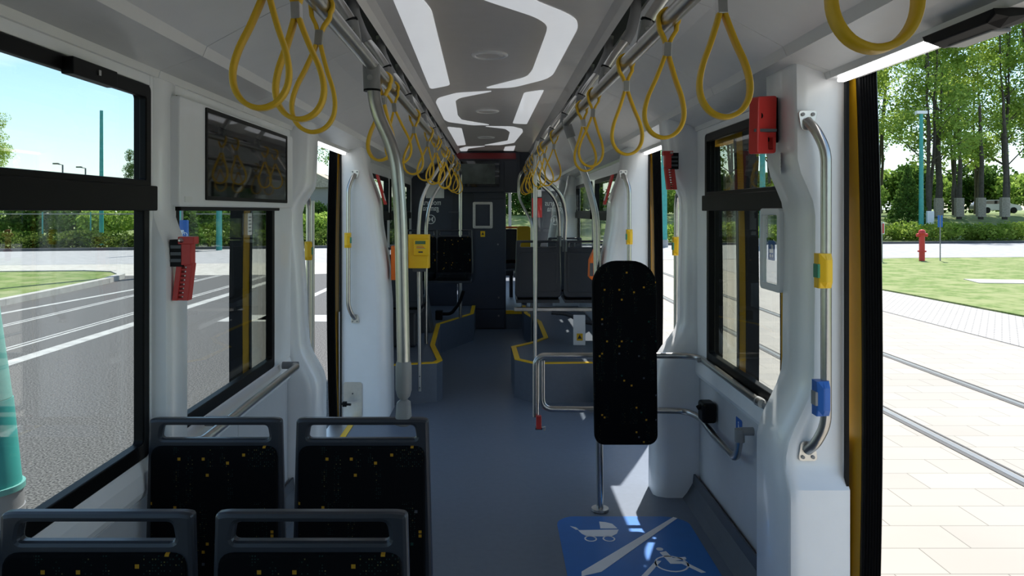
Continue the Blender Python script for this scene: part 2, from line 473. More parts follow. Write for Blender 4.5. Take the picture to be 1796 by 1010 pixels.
# ---- ceiling centre panel and slot
mb = MB()
CP = [(-.485, 2.297), (-.465, 2.318), (-.44, 2.338), (.44, 2.338), (.465, 2.318), (.485, 2.297), (.485, 2.38), (-.485, 2.38)]
mb.loft([[V(x, YB, z) for x, z in CP], [V(x, DE, z) for x, z in CP]])
mb.box((-1.17, YB, 2.42), (1.17, DE, 2.48))
o = mb.build('ceiling', M['ceil']); tag(o, 'satin grey central ceiling panel', kind='structure')
tn = [0]
def trim(mb, m_, label, bevel=0, **k):
    tn[0] += 1
    return tag(mb.build('trim_%d' % tn[0], m_, bevel=bevel, **k), label, kind='structure')
for sg, side in ((-1, 'left'), (1, 'right')):
    # black service slot
    trim(MB().box((sg*.49, YB, 2.35), (sg*.60, DE, 2.415)), M['black'], 'black slot between ceiling panel and %s cover' % side)
    # sloping covers, panel by panel
    cuts = [YB, -1.6, -.2, 1.15, 2.4, 3.2, 4.25, 5.55, 6.9, 8.3, 9.75, 11.2, 13, DE]
    pr = [(.54, 2.295), (.56, 2.275), (.70, 2.218), (.90, 2.110), (.932, 2.092), (.946, 2.060), (.955, 2.085), (.90, 2.15), (.70, 2.26), (.555, 2.33)]
    for a, b in zip(cuts[:-1], cuts[1:]):
        mb = MB().loft([[V(sg*x, a+.0022, z) for x, z in pr], [V(sg*x, b-.0022, z) for x, z in pr]])
        trim(mb, M['cover'], 'sloping grey ceiling cover panel on the %s side' % side)
    # soffit over windows / doors
    pr = [(.949, 2.062), (1.02, 2.038), (1.083, 2.014), (1.09, 1.992), (1.17, 1.988), (1.17, 2.10), (.975, 2.10)]
    for a, b in zip(cuts[:-1], cuts[1:]):
        mb = MB().loft([[V(sg*x, a+.001, z) for x, z in pr], [V(sg*x, b-.001, z) for x, z in pr]])
        trim(mb, M['soffit'], 'soffit panel above the %s windows' % side)
    trim(MB().box((sg*.6, YB, 2.34), (sg*1.17, DE, 2.41)), M['dark2'], 'dark duct above the %s cover' % side)

# ---- lamps in the ceiling
def cz(px, py):      # point of the ceiling plane (x, y)
    D = .778 * F / (370 - py); return ((px - 868) / F * D, D)
def z3(x, y): return cz(680 + x / 3.157, y / 3.157)
def lamp(pts, label, r=.05):
    t = empty('ceiling_lamp', (0, 0, 0), label=label, cat='lamp', group='luminous panels in the ceiling')
    cx = sum(p[0] for p in pts)/len(pts); cy = sum(p[1] for p in pts)/len(pts)
    t.location = (cx, cy, 2.338)
    loc = [(a-cx, b-cy) for a, b in pts]
    plate('diffuser', [rpoly(loc, r)], .004, M['lamp'], t, frame=Matrix.Translation((0, 0, -.001)))
lamp([(-.40, 1.6), (-.32, 1.7), (-.30, 2.45), z3(242, 52), z3(345, 470), z3(245, 490), z3(232, 484), z3(95, 150), (-.37, 2.5)], 'long white luminous ceiling strip on the left, nearest the camera')
lamp([z3(540, 0), z3(820, 92), z3(884, 135), z3(880, 175), z3(800, 390), z3(770, 425), z3(525, 488), z3(690, 484), z3(875, 437), z3(915, 412), z3(1055, 150), z3(1045, 105), z3(985, 68), z3(800, -5), (.10, 2.55), (-.2, 2.5)], 'white bent luminous ceiling shape on the right, nearest the camera', .07)
lamp([z3(590, 502), z3(400, 540), z3(375, 556), z3(388, 640), z3(410, 664), z3(572, 691), z3(470, 692), z3(335, 674), z3(312, 660), z3(266, 565), z3(278, 543), z3(380, 514)], 'white bent luminous ceiling shape on the left, second along the ceiling')
lamp([z3(755, 512), z3(866, 496), z3(770, 686), z3(692, 682)], 'straight white luminous ceiling strip on the right, second along the ceiling', .04)
lamp([z3(330, 702), z3(410, 710), z3(432, 801), z3(373, 807)], 'straight white luminous ceiling strip on the left, third along the ceiling', .04)
lamp([z3(530, 698), z3(650, 712), z3(677, 730), z3(664, 778), z3(530, 804), z3(625, 802), z3(700, 790), z3(748, 730), z3(745, 714), z3(690, 700)], 'white bent luminous ceiling shape on the right, third along the ceiling')
lamp([z3(545, 808), z3(445, 822), z3(440, 836), z3(384, 836), z3(384, 827), z3(430, 812)], 'small bent luminous ceiling shape on the left, just before the partition')
lamp([z3(650, 812), z3(707, 807), z3(698, 834), z3(641, 834)], 'small luminous ceiling strip on the right, just before the partition', .04)
for i, (px, py) in enumerate(((565, 303), (552, 615), (545, 760))):
    x, y = z3(px, py)
    t = empty('ceiling_vent', (x, y, 2.338), label='round grey flush ceiling vent, %s from the camera' % ('nearest', 'second', 'third')[i], cat='vent', group='round ceiling vents')
    mb = MB()
    for r0, r1, za, zb in ((.085, .075, 0, -.008),):
        mb.loft([[V(r*math.cos(k*math.pi/16), r*math.sin(k*math.pi/16), z) for k in range(32)] for r, z in ((.092, 0.001), (.092, -.004), (.083, -.009), (.074, -.009), (.072, -.003))], smooth=True)
    mb.build('rim', M['cover'], t)
    MB().loft([[V(r*math.cos(k*math.pi/16), r*math.sin(k*math.pi/16), z) for k in range(32)] for r, z in ((.07, 0.001), (.07, -.005), (.05, -.007))], smooth=True).build('grille', M['ceil'], t)

# ================================================================ WINDOWS
wno = [0]
def window(sg, d0, d1, z0, z1, hopper=True, bar=1.595, label='', fw=.035, clearpane=False):
    wno[0] += 1
    side = 'left' if sg < 0 else 'right'
    t = empty('window_%d' % wno[0], (sg*1.12, d0, z0)); tag(t, label or 'tram side window with black frame, %s wall' % side, kind='structure')
    L = d1-d0; H = z1-z0
    fr = FR((0, 0, 0), (0, 1, 0), (0, 0, 1))
    plate('window_frame', [rrect(-.012, -.02, L+.012, H+.012, .03), rrect(fw, fw*.8, L-fw, H-fw, .014)], .034, M['black'], t, bevel=.004, frame=fr)
    MB().box((.010*sg, .01, .01), (.016*sg, L-.01, H-.01)).build('glass', M['glass'], t)
    if hopper:
        zb = bar - z0
        mb = MB()
        mb.box((-sg*.040, -.012, zb-.034), (sg*.014, L+.012, zb+.045))
        mb.build('transom', M['black'], t, bevel=.004)
        sf = plate('hopper_frame', [rrect(.02, zb+.03, L-.02, H-.005, .02), rrect(.055, zb+.062, L-.055, H-.045, .008)], .024, M['black'], t, bevel=.004, frame=Matrix.Translation((-sg*.022, 0, 0)) @ fr)
        mb = MB(); mb.box((-sg*.056, L*.5-.1, H-.105), (-sg*.083, L*.5+.12, H-.045)); mb.box((-sg*.083, L*.5-.005, H-.08), (-sg*.087, L*.5+.01, H-.065))
        return t
    return t
window(-1, *LW[0], label='large tram window behind the camera on the left')
w1 = window(-1, *LW[1], label='large tram window with hinged top pane beside the front left seats')
window(-1, *LW[2], label='tram window under the long wall monitor on the left')
window(-1, *LW[3], label='tram window behind the left far door pillar', hopper=True, bar=1.5)
window(-1, *LW[4], label='left tram window beside the far facing seats', hopper=True, bar=1.5)
window(-1, *LW[5], hopper=False, label='left tram window beyond the partition'); window(-1, *LW[6], hopper=False, label='left tram window at the far end')
window(1, *RW[0], label='right tram window behind the camera'); window(1, *RW[1], label='right tram window before the near door')
window(1, *RW[2], label='tram window on the right over the wheelchair space')
window(1, *RW[3], label='tram window on the right beside the platform seats', bar=1.5)
window(1, *RW[4], label='narrow tram window on the right, near the far partition', bar=1.5)
window(1, *RW[5], hopper=False, label='right tram window at the far end')
# latch of window 1's hopper
t = empty('window_latch', (-1.07, 1.98, 1.93), label='black latch block under the top frame of the large left window', cat='latch')
MB().box((-.02, -.12, -.025), (.012, .10, .02)).build('body', M['black'], t, bevel=.003)
MB().box((.012, -.006, -.008), (.016, .006, .006)).build('catch', M['steel'], t)

# ================================================================ DOOR PILLARS
def interp(tab, z):
    for (z0, v0), (z1, v1) in zip(tab[:-1], tab[1:]):
        if z0 <= z <= z1:
            t_ = (z-z0)/(z1-z0); t_ = t_*t_*(3-2*t_); return v0+(v1-v0)*t_
    return tab[-1][1] if z > tab[-1][0] else tab[0][1]
def pillar(sg, d0, d1, prof, label, front=None, facing=-1, ztop=2.06, cham=.06, z_bot=0.0):
    rings = []; N = 44
    for i in range(N+1):
        z = z_bot + (ztop-z_bot)*i/N
        x = interp(prof, z); a = interp(front, z) if front else d0
        pts = [(1.15, a), (min(x+cham+.02, 1.14), a), (min(x+cham, 1.13), a+.002), (x+cham*.3, a+cham*.36), (x, a+cham*.9), (x, d1-cham*.8), (x+cham*.3, d1-cham*.3), (min(x+cham, 1.13), d1-.001), (1.15, d1)]
        rings.append([V(sg*q, e, z) for q, e in pts])
    mb = MB().loft(rings)
    o = trim(mb, M['white'], label)
    for p in o.data.polygons: p.use_smooth = True
    e = o.modifiers.new('split', 'EDGE_SPLIT'); e.split_angle = math.radians(38)
    return o
near_prof = [(0, .87), (.55, .875), (.70, .90), (.95, 1.035), (1.60, 1.045), (1.85, .95), (2.06, .93)]
nearL_prof = [(0, .955), (.60, .955), (.84, 1.05), (1.0, 1.06), (1.55, 1.09), (1.72, 1.01), (2.06, 1.0)]
far_prof = [(0, .80), (.8, .81), (1.05, .825), (1.56, .89), (1.95, .99), (2.06, 1.01)]
r1_prof = [(0, .955), (.74, .955), (1.02, 1.048), (1.55, 1.052), (1.74, .993), (2.06, .99)]
pillar(1, 2.43, 2.72, r1_prof, 'white moulded door pillar with steel grab handle, nearest on the right', front=[(0, 2.40), (.66, 2.40), (.71, 2.44), (2.06, 2.44)], cham=.022)
pillar(1, 4.03, 4.25, near_prof, 'white moulded pillar between right window and far right doorway')
pillar(-1, 3.98, 4.25, nearL_prof, 'white moulded pillar between left window and left doorway')
pillar(-1, 5.53, 5.95, far_prof, 'white moulded pillar on the far side of the left doorway')
pillar(1, 5.53, 5.95, far_prof, 'white moulded pillar on the far side of the right doorway')
pillar(1, .88, 1.12, near_prof, 'white moulded pillar on the near side of the near right doorway')
pillar(-1, 2.375, 2.55, [(0, 1.05), (1.42, 1.05), (1.56, 1.092), (2.06, 1.092)], 'slim white pillar between the two left windows', cham=.025)
# cladding panels under the windows (between pillars), their grey deepened with painted shade
for sg, a, b, s_ in ((-1, YB, 3.97, 'left'), (1, YB, .87, 'rear right'), (1, 2.74, 4.02, 'right'), (-1, 5.96, 9.7, 'far left'), (1, 5.96, 9.7, 'far right')):
    cuts = [a] + [c for c in (-1.5, 0, 1.5, 2.46, 3.2 if sg < 0 else 99, 7.5) if a < c < b] + [b]
    mb = MB()
    for c0, c1 in zip(cuts[:-1], cuts[1:]): mb.box((sg*1.108, c0+.002, .11), (sg*1.116, c1-.002, .655))
    trim(mb, M['lower'], 'grey lower wall panels between the pillars, %s wall' % s_, bevel=.002)
# door frame gaskets
for sg, a, s_ in ((1, 2.42, 'near right'), (1, 5.52, 'far right'), (-1, 5.52, 'left')):
    trim(MB().box((sg*1.142, a-.012, .0), (sg*1.151, a+.006, 1.99)), M['black'], 'black door seal on the far jamb of the %s doorway' % s_)
for sg, a, s_ in ((1, 4.25, 'far right'), (-1, 4.25, 'left')):
    trim(MB().box((sg*1.142, a-.002, .0), (sg*1.16, a+.012, 1.99)), M['black'], 'black door seal on the near jamb of the %s doorway' % s_)
# stainless service plates at the pillar feet
for sg, a, s_, xx in ((1, 2.395, 'near right', 1.005), (-1, 5.525, 'left', 1.06)):
    if sg > 0: lo = rrect(-.09, -.16, .13, .235, .03)
    else: lo = rrect(-.07, .02, .07, .285, .02)
    t = empty('kick_plate', (sg*xx, a, 0), label='stainless cover plate at the foot of the %s door pillar' % s_, cat='plate')
    plate('plate', [[(x_, z_) for x_, z_ in lo if z_ > -1]] if sg < 0 else [rrect(-.07, .01, .13, .235, .03)], .004, M['steel2'], t, frame=FR((0, 0, 0), (1, 0, 0), (0, 0, 1)))
    MB().tube([V(0, -.005, .2), V(0, .0, .2)], .006).build('screw', M['dark'], t)

# ================================================================ SLIDING DOOR LEAVES (open, outside)
dno = [0]
def leaf(sg, d0, d1, lead, label):
    """lead = -1: leading edge at d0, +1: at d1"""
    dno[0] += 1
    t = empty('door_%d' % dno[0], (sg*1.205, d0, -.05)); tag(t, label, kind='structure')
    L = d1-d0; H = 2.06
    fr = FR((0, 0, 0), (0, 1, 0), (0, 0, 1))
    def curv(o):     # doors bulge slightly in the middle
        for v in o.data.vertices:
            u = (v.co.z/H*2-1); v.co.x += sg*.020*(1-u*u) - sg*.010
    def vplate(nm, y0, y1, z0, z1, x0, x1, m_, rib=False, n=16):
        mb = MB(); rings = []
        if rib:
            cs = []
            k = 7
            ys = y0; 
            for i in range(k+1):
                xx = x0+(x1-x0)*i/k; cs.append((xx, ys - lead*0 ))
            sec = []
            for i in range(k*2+1):
                xx = x0+(x1-x0)*i/(k*2); sec.append((xx, (y0 if lead < 0 else y1) + (.006 if i % 2 else 0)*(-lead)*(-1)))
            sec += [(x1, y1 if lead < 0 else y0), (x0, y1 if lead < 0 else y0)]
        else: sec = [(x0, y0), (x1, y0), (x1, y1), (x0, y1)]
        for i in range(n+1):
            z = z0+(z1-z0)*i/n; rings.append([V(a, b, z) for a, b in sec])
        mb.loft(rings); o = mb.build(nm, m_, t); curv(o); return o
    q = sg
    a0, a1 = (0.012, .125) if lead < 0 else (L-.125, L-.012)
    vplate('leading_stile', a0, a1, 0, H, -q*.03, q*.03, M['doory'])
    if lead < 0: vplate('rubber_edge', -.0, .012, .0, H, -q*.029, q*.034, M['black'], rib=True)
    else: vplate('rubber_edge', L-.012, L, .0, H, -q*.029, q*.034, M['black'], rib=True)
    b0, b1 = (L-.1, L-.012) if lead < 0 else (.012, .1)
    vplate('trailing_stile', b0, b1, 0, H, -q*.03, q*.03, M['doory'])
    vplate('edge_strip', *((L-.012, L) if lead < 0 else (0, .012)), 0, H, -q*.03, q*.03, M['black'])
    lo, hi = min(a1, b1), max(a0, b0)
    vplate('bottom_rail', lo, hi, 0, .28, -q*.03, q*.03, M['doory'])
    vplate('top_rail', lo, hi, H-.1, H, -q*.03, q*.03, M['doory'])
    vplate('glazing_bead', *((a1, a1+.03) if lead < 0 else (a0-.03, a0)), .28, H-.1, -q*.034, q*.03, M['black'])
    vplate('glazing_bead', *((b0-.03, b0) if lead < 0 else (b1, b1+.03)), .28, H-.1, -q*.034, q*.03, M['black'])
    vplate('glass', lo+.02, hi-.02, .28, H-.1, q*.01, q*.016, M['smoke'])
    return t
leaf(1, 2.385, 3.08, -1, 'yellow framed door leaf slid open outside the near right doorway')
leaf(1, 3.49, 4.20, 1, 'yellow framed door leaf slid open over the right window')
leaf(1, 5.50, 6.20, -1, 'yellow framed door leaf slid open beyond the far right doorway')
leaf(-1, 3.47, 4.20, 1, 'yellow framed door leaf slid open over the left window')
leaf(-1, 5.50, 6.20, -1, 'yellow framed door leaf slid open beyond the left doorway')
leaf(1, .43, 1.14, 1, 'yellow framed door leaf slid open outside, behind the camera')
# thresholds and door lights
for sg, a, b, s_ in ((1, 1.12, 2.43, 'near right'), (1, 4.25, 5.53, 'far right'), (-1, 4.25, 5.53, 'left')):
    trim(MB().box((sg*1.07, a, -.1), (sg*1.20, b, .006)), M['steel2'], 'steel threshold of the %s doorway' % s_)
    trim(MB().box((sg*1.03, a, .001), (sg*1.07, b, .004)), M['yellow2'], 'yellow warning strip at the %s doorway' % s_)
    t = empty('door_light', (sg*1.12, (a+b)/2, 1.985), label='glowing white light strip over the %s doorway' % s_, cat='light')
    MB().box((-.013, -(b-a)/2+(.74 if a < 2 else .1), -.008), (.013, (b-a)/2-.03, .004)).build('diffuser', M['led'], t, bevel=.004)
t = empty('door_sensor', (1.09, 1.70, 1.99), label='black sensor housing under the soffit beside the near door light', cat='sensor')
MB().loft([[V(-.035, y, 0), V(-.03, y, -.03*h), V(.0, y, -.045*h), V(.05, y, -.03*h), V(.055, y, 0)] for y, h in ((-.13, .4), (-.10, .8), (.10, .8), (.13, .4))]).build('housing', M['black'], t, bevel=.003)
MB().box((-.005, -.08, -.038), (.04, .08, -.028)).build('lens', M['clamp'], t, bevel=.003)

# ================================================================ PLATFORMS
HP = .32
def platform(pts, label, name):
    """pts = outline (x,y), first/last run along the wall; yellow edge follows pts[1:-1]"""
    mb = MB()
    mb.loft([[V(x, y, 0) for x, y in pts], [V(x, y, HP-.004) for x, y in pts]])
    o = mb.build(name, M['floor2']); tag(o, label, kind='structure')
    return o
Lp = [(-1.09, 5.96), (-.84, 5.95), (-.475, 6.05), (-.435, 6.16), (-.555, 6.86), (-.60, 8.14), (-.255, 8.96), (-.255, 9.72), (-1.09, 9.72)]
Rp = [(1.09, 5.96), (.80, 6.05), (.32, 6.02), (.165, 6.2), (.148, 6.78), (.364, 7.05), (.478, 7.27), (.477, 8.3), (.355, 9.0), (.355, 9.72), (1.09, 9.72)]
platform(Lp, 'raised grey vinyl platform on the left carrying the far seats', 'raised_platform')
platform(Rp, 'raised grey vinyl platform on the right carrying the seats', 'raised_platform')
def edge_strip(pts, closed_side, label):
    mb = MB(); path = [Vector((x, y, 0)) for x, y in pts]; wd = .045; L_ = []
    for i, p in enumerate(path):
        d0 = (path[i]-path[i-1]).normalized() if i else (path[1]-path[0]).normalized()
        d1 = (path[i+1]-path[i]).normalized() if i < len(path)-1 else d0
        n0 = Vector((-d0.y, d0.x, 0)); n1 = Vector((-d1.y, d1.x, 0)); nn = (n0+n1).normalized()
        L_.append(p + nn*closed_side*wd/max(.5, nn.dot(n0)))
    for i in range(len(path)-1):
        a, b, c, d = path[i], path[i+1], L_[i+1], L_[i]
        mb.loft([[q+V(0, 0, HP-.004) for q in (a, b, c, d)], [q+V(0, 0, HP+.003) for q in (a, b, c, d)]])
    trim(mb, M['yellow2'], label)
edge_strip(Lp[1:-1], 1, 'yellow edge strip of the left platform')
edge_strip(Rp[1:-1], -1, 'yellow edge strip of the right platform')
MB().box((.145, 9.8, 0), (1.09, DE, .24)).build('floor_step', M['floor2']); tag(bpy.data.objects['floor_step'], 'raised floor beyond the partition', kind='structure')
trim(MB().box((.145, 9.79, .2), (.36, 9.84, .245)), M['yellow2'], 'yellow edge of the raised floor beyond the partition')
# blue floor marking
t = empty('floor_sign', (.64, 3.1, 0), label='blue floor marking with white pram and wheelchair pictograms', cat='floor sign')
plate('blue_field', [rpoly([(-.33, -.62), (.33, -.62), (.33, .62), (.25, .68), (-.27, .68), (-.33, .62)], .06)], .003, M['bluefloor'], t, frame=Matrix.Translation((0, 0, .0015)))
def fpt(px, py):
    D = EYE*F/(py-370); return V((px-868)/F*D-.64, D-3.1, .004)
def fpoly(pts): return [(fpt(a, b).x, fpt(a, b).y) for a, b in pts]
FRM = Matrix.Translation((0, 0, .0038))
plate('dividing_line', [fpoly([(1181, 908), (1188, 910), (1055, 1004), (1020, 1012), (1020, 1004)])], .0012, M['signwhite'], t, frame=FRM)
plate('pram_pictogram', [fpoly([(1014, 931), (1085, 930), (1082, 937), (1072, 942), (1030, 942), (1020, 937)]), fpoly([(1053, 928), (1051, 916), (1062, 917), (1074, 920), (1083, 928)]), fpoly([(1000, 924), (1010, 926), (1015, 930), (1010, 930)])], .0012, M['signwhite'], t, frame=FRM)
def ring2(c, r, th, name, sx=1):
    p = fpt(*c); plate(name, [circ(p.x, p.y, r), circ(p.x, p.y, r-th)], .0012, M['signwhite'], t, frame=FRM)
ring2((1036, 946), .03, .007, 'pram_wheel'); ring2((1068, 946), .03, .007, 'pram_wheel')
ring2((1178, 990), .075, .008, 'wheelchair_wheel')
p_ = fpt(1158, 966)
plate('wheelchair_pictogram', [fpoly([(1157, 970), (1168, 968), (1180, 980), (1202, 978), (1204, 982), (1182, 985), (1200, 986), (1238, 1005), (1230, 1006), (1196, 990), (1176, 990)]), circ(p_.x, p_.y+.01, .016)], .0012, M['signwhite'], t, frame=FRM)
plate('line_dashes', [fpoly([(1150, 985), (1160, 985), (1110, 1040), (1098, 1040)])], .0012, M['signwhite'], t, frame=FRM)

# ================================================================ SEATS
def seat(name, label, facing=-1, w_=.428, rear=False, group=None):
    """origin: centre of the seat under the back, at floor level; backrest is at y=0; the sitting side is -y"""
    t = empty(name, label=label, cat='seat', group=group)
    h0, h1 = .38, .915
    fr = FR((0, 0, 0), (1, 0, 0), (0, 0, 1))
    hw = w_/2
    out = rpoly([(-hw-.006, h0), (hw+.006, h0), (hw, .62), (hw-.008, h1-.004), (hw-.03, h1), (-hw+.03, h1), (-hw+.008, h1-.004), (-hw, .62)], .05, 6)
    slot = rpoly([(-hw+.045, h1-.063), (hw-.045, h1-.063), (hw-.052, h1-.022), (-hw+.052, h1-.022)], .012, 4)
    sh = plate('shell', [out, slot], .034, M['shell'], t, bevel=.010, frame=Matrix.Translation((0, .002, 0)) @ fr)
    pad = plate('backrest', [rpoly([(-hw+.016, h0+.01), (hw-.016, h0+.01), (hw-.018, h1-.083), (-hw+.018, h1-.083)], .035, 5)], .03, M['fabric'], t, bevel=.007, frame=Matrix.Translation((0, -.010, 0)) @ fr)
    # rear recess frame
    plate('rear_panel', [rrect(-hw+.035, h0+.05, hw-.035, h1-.11, .02), rrect(-hw+.045, h0+.06, hw-.045, h1-.12, .015)], .006, M['shell'], t, bevel=.002, frame=Matrix.Translation((0, .022, 0)) @ fr)
    plate('rear_infill', [rrect(-hw+.045, h0+.06, hw-.045, h1-.12, .015)], .003, M['shell'], t, frame=Matrix.Translation((0, .0205, 0)) @ fr)
    # cushion
    rings = []
    for y, z0, z1, k in ((-.02, .36, .41, 0), (-.05, .35, .425, 0), (-.30, .35, .43, .005), (-.40, .36, .425, .01), (-.43, .37, .40, .03)):
        rings.append([V(a, y, b) for a, b in rpoly([(-hw+.02+k, z0), (hw-.02-k, z0), (hw-.02-k, z1), (-hw+.02+k, z1)], .02, 3)])
    MB().loft(rings, smooth=True).build('cushion', M['fabric'], t)
    MB().loft([[V(-hw+.01, -.02, .325), V(hw-.01, -.02, .325), V(hw-.01, -.02, .355), V(-hw+.01, -.02, .355)], [V(-hw+.01, -.41, .335), V(hw-.01, -.41, .335), V(hw-.01, -.41, .36), V(-hw+.01, -.41, .36)]]).build('seat_pan', M['shell'], t, bevel=.004)
    return t
GS = 'dark patterned seats of the front rows'
base = seat('passenger_seat', 'dark patterned seat in the second row, beside the left wall', group=GS)
base.location = (-.870, 2.315, 0)
def put(x, y, z, rz, label, group=GS):
    c = copy_tree(base); c.location = (x, y, z); c.rotation_euler = (0, 0, rz)
    c['label'] = label; c['group'] = group; return c
put(-.4125, 2.315, 0, 0, 'dark patterned seat in the second row, beside the aisle, grab pole on its corner')
put(-.853, 1.597, 0, 0, 'dark patterned seat in the nearest row, beside the left window, at the lower left')
put(-.394, 1.597, 0, 0, 'dark patterned seat in the nearest row, beside the aisle')
# seat stands
def stand(x, y, z, label, L_=.9, h=.325):
    t = empty('seat_stand', (x, y, z), label=label, cat='seat stand')
    MB().box((-L_/2, -.30, h-.045), (L_/2, -.22, h)).build('beam', M['clamp'], t, bevel=.006)
    MB().tube([V(L_/2-.35, -.26, h-.03), V(L_/2-.35, -.24, 0.03)], .03).build('foot', M['clamp'], t)
    MB().box((L_/2-.42, -.32, 0), (L_/2-.28, -.16, .02)).build('base_plate', M['clamp'], t, bevel=.004)
stand(-.62, 2.315, 0, 'grey stand under the second row of seats'); stand(-.60, 1.597, 0, 'grey stand under the nearest row of seats')
# platform seats
G2 = 'platform seats seen from behind'
PI = math.pi
put(.405, 6.95, HP+.05, PI, 'grey seat back nearest the aisle on the right platform', G2)
put(.862, 6.95, HP+.05, PI, 'grey seat back beside the right wall on the right platform', G2)
put(.62+.05, 8.1, HP, PI, 'second seat row on the right platform, aisle side', G2)
put(.86, 9.1, HP, PI, 'third seat row on the right platform, beside the wall', G2)
put(-.86, 6.62, HP, PI, 'grey seat back on the left platform behind the door pillar', G2)
put(-.47, 8.6, HP+.11, 0, 'dark patterned seat facing the camera in front of the partition, aisle side', 'seats facing the camera at the partition')
put(-.875, 8.6, HP+.11, 0, 'dark patterned seat facing the camera in front of the partition, wall side', 'seats facing the camera at the partition')
t = empty('cross_beam', (.63, 6.96, .62), label='steel beam under the right platform seat backs', cat='seat support')
MB().box((-.45, -.03, 0), (.44, .03, .035)).build('beam', M['steel'], t, bevel=.006)
MB().tube([V(-.1, -.02, -.01), V(.05, -.02, -.02), (.17, -.03, -.09), (.45, -.03, -.14)], .02, fillet=.06).build('bracket', M['dark2'], t)
t = empty('support_bracket', (-.50, 8.5, HP), label='black bent support arm under the seat facing the camera', cat='seat support')
MB().tube([V(-.15, .0, .06), V(.0, .0, .06), V(.10, .0, .20), V(.14, .0, .325)], .02, fillet=.05).build('arm', M['black'], t)
MB().box((-.18, -.05, 0), (-.1, .05, .1)).build('foot', M['black'], t, bevel=.004)
t = empty('seat_stand', (-.86, 6.85, HP), label='dark pedestal under the left platform seat', cat='seat stand')
MB().box((-.14, -.1, 0), (.14, .1, .32)).build('pedestal', M['dark2'], t, bevel=.02)
t = empty('heater_box', (-.80, 7.7, HP), label='dark heater box on the left platform below the seats', cat='box')
MB().loft([[V(-.17, -.14, 0), V(.16, -.14, 0), V(.16, .14, 0), V(-.17, .14, 0)], [V(-.15, -.11, .36), V(.1, -.11, .36), V(.1, .12, .36), V(-.15, .12, .36)]]).build('box', M['dark2'], t, bevel=.02)
t = empty('service_panel', (.78, 6.85, HP), label='white service panel with yellow warning triangle under the right seats', cat='panel')
MB().box((-.055, -.01, 0.0), (.055, .01, .28)).build('panel', M['white'], t, bevel=.003)
plate('warning_label', [rrect(-.025, .045, .03, .11, .004)], .002, M['yellow2'], t, frame=FR((0, -.011, 0), (1, 0, 0), (0, 0, 1)))
plate('warning_triangle', [[(-.018, .062), (.022, .062), (.002, .1)]], .0012, M['ink'], t, frame=FR((0, -.0127, 0), (1, 0, 0), (0, 0, 1)))

# ================================================================ OVERHEAD RAILS
RZ = 2.02
def lx(d): return -.388 + .012*(d-1.5)/6
def rx(d): return .425 - .092*(min(d, 5.6)-1.4)/4.2 if d > 1.4 else .425
for sg, fx, side in ((-1, lx, 'left'), (1, rx, 'right')):
    t = empty('overhead_rail', (0, 0, RZ), label='brushed steel overhead handrail hanging on bent struts, %s side' % side, cat='handrail')
    Z = -RZ+RZ
    pts = [V(fx(d), d, 0) for d in (-1.5, 0, 1.4, 2.4, 4, 5.6)]
    if sg < 0: pts += [V(fx(7), 7, 0), V(-.40, 8.45, 0)]
    else: pts += [V(.33, 6.6, 0), V(.33, 8.4, 0)]
    pts = [V(p.x, p.y, 0) for p in pts]
    MB().tube(pts, .0205, 14).build('rail', M['steel'], t)
    for d in (-1.3, -.65, 0, .68, 1.36, 2.04, 2.70, 3.35, 4.0, 4.7, 5.4, 6.2, 7.0, 7.8):
        x = fx(d)
        st = MB().tube([V(x+sg*.002, d, .04), V(x+sg*.012, d, .065), V(x+sg*.048, d, .12), V(x+sg*.085, d, .165)], .0165, 10, fillet=.05).build('strut', M['steel'], t)
        MB().tube([V(x, d, .0), V(x+sg*.010, d, .06)], .022, 10).build('clamp', M['clamp'], st)
        MB().tube([V(x+sg*.010, d, .06), V(x+sg*.012, d, .064)], .0225, 10).build('ring', M['black'], st)
        MB().tube([V(x+sg*.078, d, .156), V(x+sg*.098, d, .19), V(sg*.512, d, .26), V(sg*.518, d, .34)], .02, 10, fillet=.02).build('socket', M['clamp'], st)
        MB().tube([V(x+sg*.004, d-.020, .035), V(x+sg*.004, d-.026, .035)], .006, 8).build('bolt', M['steel'], st)

# ---- grab poles
def pole(name, label, pts, r, fillet=.12, extra=None):
    p0 = Vector(pts[-1]); t = empty(name, (p0.x, p0.y, p0.z), label=label, cat='grab pole')
    MB().tube([Vector(p)-p0 for p in pts], r, 16, fillet=fillet).build('tube', M['steel'], t)
    return t, p0
t, p0 = pole('grab_pole', 'thick steel grab pole rising from the corner of the second row aisle seat', [(-.386, 2.33, 1.97), (-.372, 2.33, 1.87), (-.312, 2.33, 1.74), (-.296, 2.33, 1.55), (-.287, 2.33, 1.083)], .0205, .2)
MB().tube([V(-.389, 2.33, 2.02)-p0, V(-.386, 2.33, 1.94)-p0], .027, 14).build('clamp', M['clamp'], t)
MB().tube([V(-.386, 2.33, 1.942)-p0, V(-.386, 2.33, 1.936)-p0], .0272, 14).build('ring', M['black'], t)
MB().tube([V(-.388, 2.30, 1.975)-p0, V(-.388, 2.308, 1.975)-p0], .009, 10).build('screw', M['steel'], t)
sl = MB().tube([V(0, 0, .005), V(0, 0, -.01), V(0, 0, -.085), V(0, 0, -.105), V(0, 0, -.118)], [.022, .0255, .0255, .020, .008], 16)
sl.build('sleeve', M['clamp'], t)
mb = MB().loft([[V(a, b, z) for a, b in rpoly([(-k, -k2), (k, -k2), (k, k2), (-k, k2)], .012, 3)] for z, k, k2 in ((-.115, .010, .012), (-.125, .021, .023), (-.17, .024, .027), (-.19, .024, .027), (-.196, .015, .018))], smooth=True)
mb.build('seat_clamp', M['clamp'], t)
